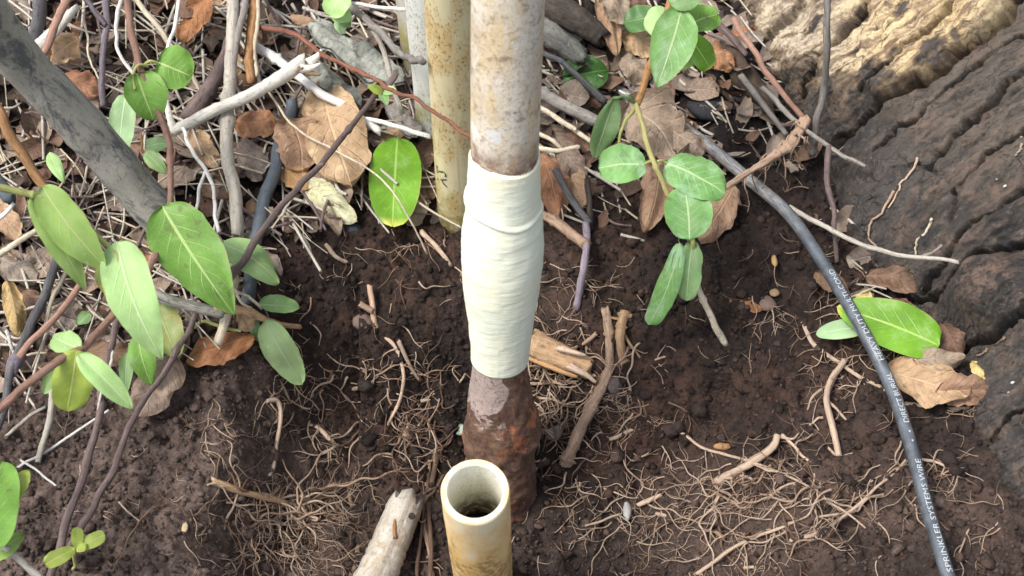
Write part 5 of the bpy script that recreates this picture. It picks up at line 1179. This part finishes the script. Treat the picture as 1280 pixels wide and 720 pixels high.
# litter underlay: shredded straw, twig bits and leaf crumbs
def litter_density(n):
    out = []
    while len(out) < n:
        x, y = R.uniform(-30, 1130), R.uniform(-40, 500)
        if x > 960 and y > 150 and R.random() < .22 and y < 395 and abs(x-(1000+.45*(y-180))) < 60: out.append((x, y)); continue
        edge = np.interp(x, [-30, 100, 230, 340, 420, 540, 700, 780, 900, 960, 1010, 1030], [500, 480, 430, 320, 285, 270, 270, 285, 240, 160, 60, -90])
        if y < edge+R.normal(-25, 18): out.append((x, y))
    return np.array(out)
for mat, lb, num, l0, l1, w0, w1 in ((STRAW, 'shredded pale straw and stem bits in the leaf litter', 480, 14, 90, 1.2, 3.6), (MAUVE, 'broken dark twig bits in the leaf litter', 420, 14, 80, 1.5, 5), (GREYST, 'grey stalk fragments in the leaf litter', 480, 14, 110, 1.5, 5)):
    q = litter_density(num); spx = []
    for x, y in q:
        if x > 690: l1_ = l1*0.6
        else: l1_ = l1
        ln = R.uniform(l0, l1_); a = R.normal(0.6, .8) if x < 560 else R.normal(.6, .5); h0 = R.uniform(.002, .024)*(1 if x < 560 else .5); h1 = max(.001, h0+R.normal(0, .008))
        xx = np.array([x, x+.5*ln*math.cos(a)+R.normal(0, 2), x+ln*math.cos(a)]); yy = np.array([y, y+.5*ln*math.sin(a)+R.normal(0, 2), y+ln*math.sin(a)])
        pa = spline(cast(xx, yy, np.array([h0, (h0+h1)/2+.002, h1])), 6); w = R.uniform(w0, w1); spx.append((pa, np.linspace(w, w*.8, 6)*((pa-CP)@FW)/FPX*.5))
    batch_tubes(spx, mat, 'litter_fragments', lb, 5)
cols = ['brown', 'grey', 'mauve', 'dark', 'rust', 'brown', 'tan']
for ci, c in enumerate(('brown', 'grey', 'mauve', 'dark')):
    q = litter_density(300); V, F, U = [], [], []
    for x, y in q:
        b0 = np.array(P(x, y, R.uniform(.002, .014))); a = R.uniform(0, 6.28); L = R.uniform(.008, .034); w = L*R.uniform(.3, .8)
        ax = np.array([math.cos(a), math.sin(a), R.normal(0, .3)]); ax /= np.linalg.norm(ax); up = np.array([R.normal(0, .4), R.normal(-.2, .4), 1]); sdv = np.cross(up, ax); sdv /= np.linalg.norm(sdv); up = np.cross(ax, sdv); o0 = len(V)
        for i in range(5):
            for j in range(4):
                v = j/3*2-1; hw = w*.5*math.sin(math.pi*(.12+.76*i/4))*(1+R.normal(0, .15))
                V.append(b0+ax*L*i/4+sdv*hw*v+up*(R.normal(0, .0009)+.15*w*v*v)); U.append((i/4, j/3))
        F += [(o0+i*4+j, o0+i*4+j+1, o0+(i+1)*4+j+1, o0+(i+1)*4+j) for i in range(4) for j in range(3)]
    o = mesh_obj('litter_crumbs', V, F, D[c], None, U); tag(o, 'crumbled %s leaf fragments in the litter' % c, None, None, 'stuff')
# filler leaves that nothing tells apart
q = litter_density(75)
for k, (x, y) in enumerate(q):
    if x > 560 and R.random() < .35: continue
    a = R.uniform(0, 6.28); ln = R.uniform(28, 60); bp = P(x, y, R.uniform(.004, .016)); tp = P(x+ln*math.cos(a), y+ln*math.sin(a)*.75, R.uniform(.004, .02))
    o = leaf('dry_leaf', bp, tp, mm(bp, ln*R.uniform(.4, .7)), D[cols[k % 7]], None, .5, .55, R.uniform(.03, .12), R.uniform(-.4, .2), R.uniform(-25, 25), .25, R.uniform(.2, .4), 0, nu=14, nv=10, curl=R.uniform(-.1, .2))
    tag(o, 'small weathered brown leaf scrap buried among the twig litter', 'leaf', 'leaf scraps in the twig litter')
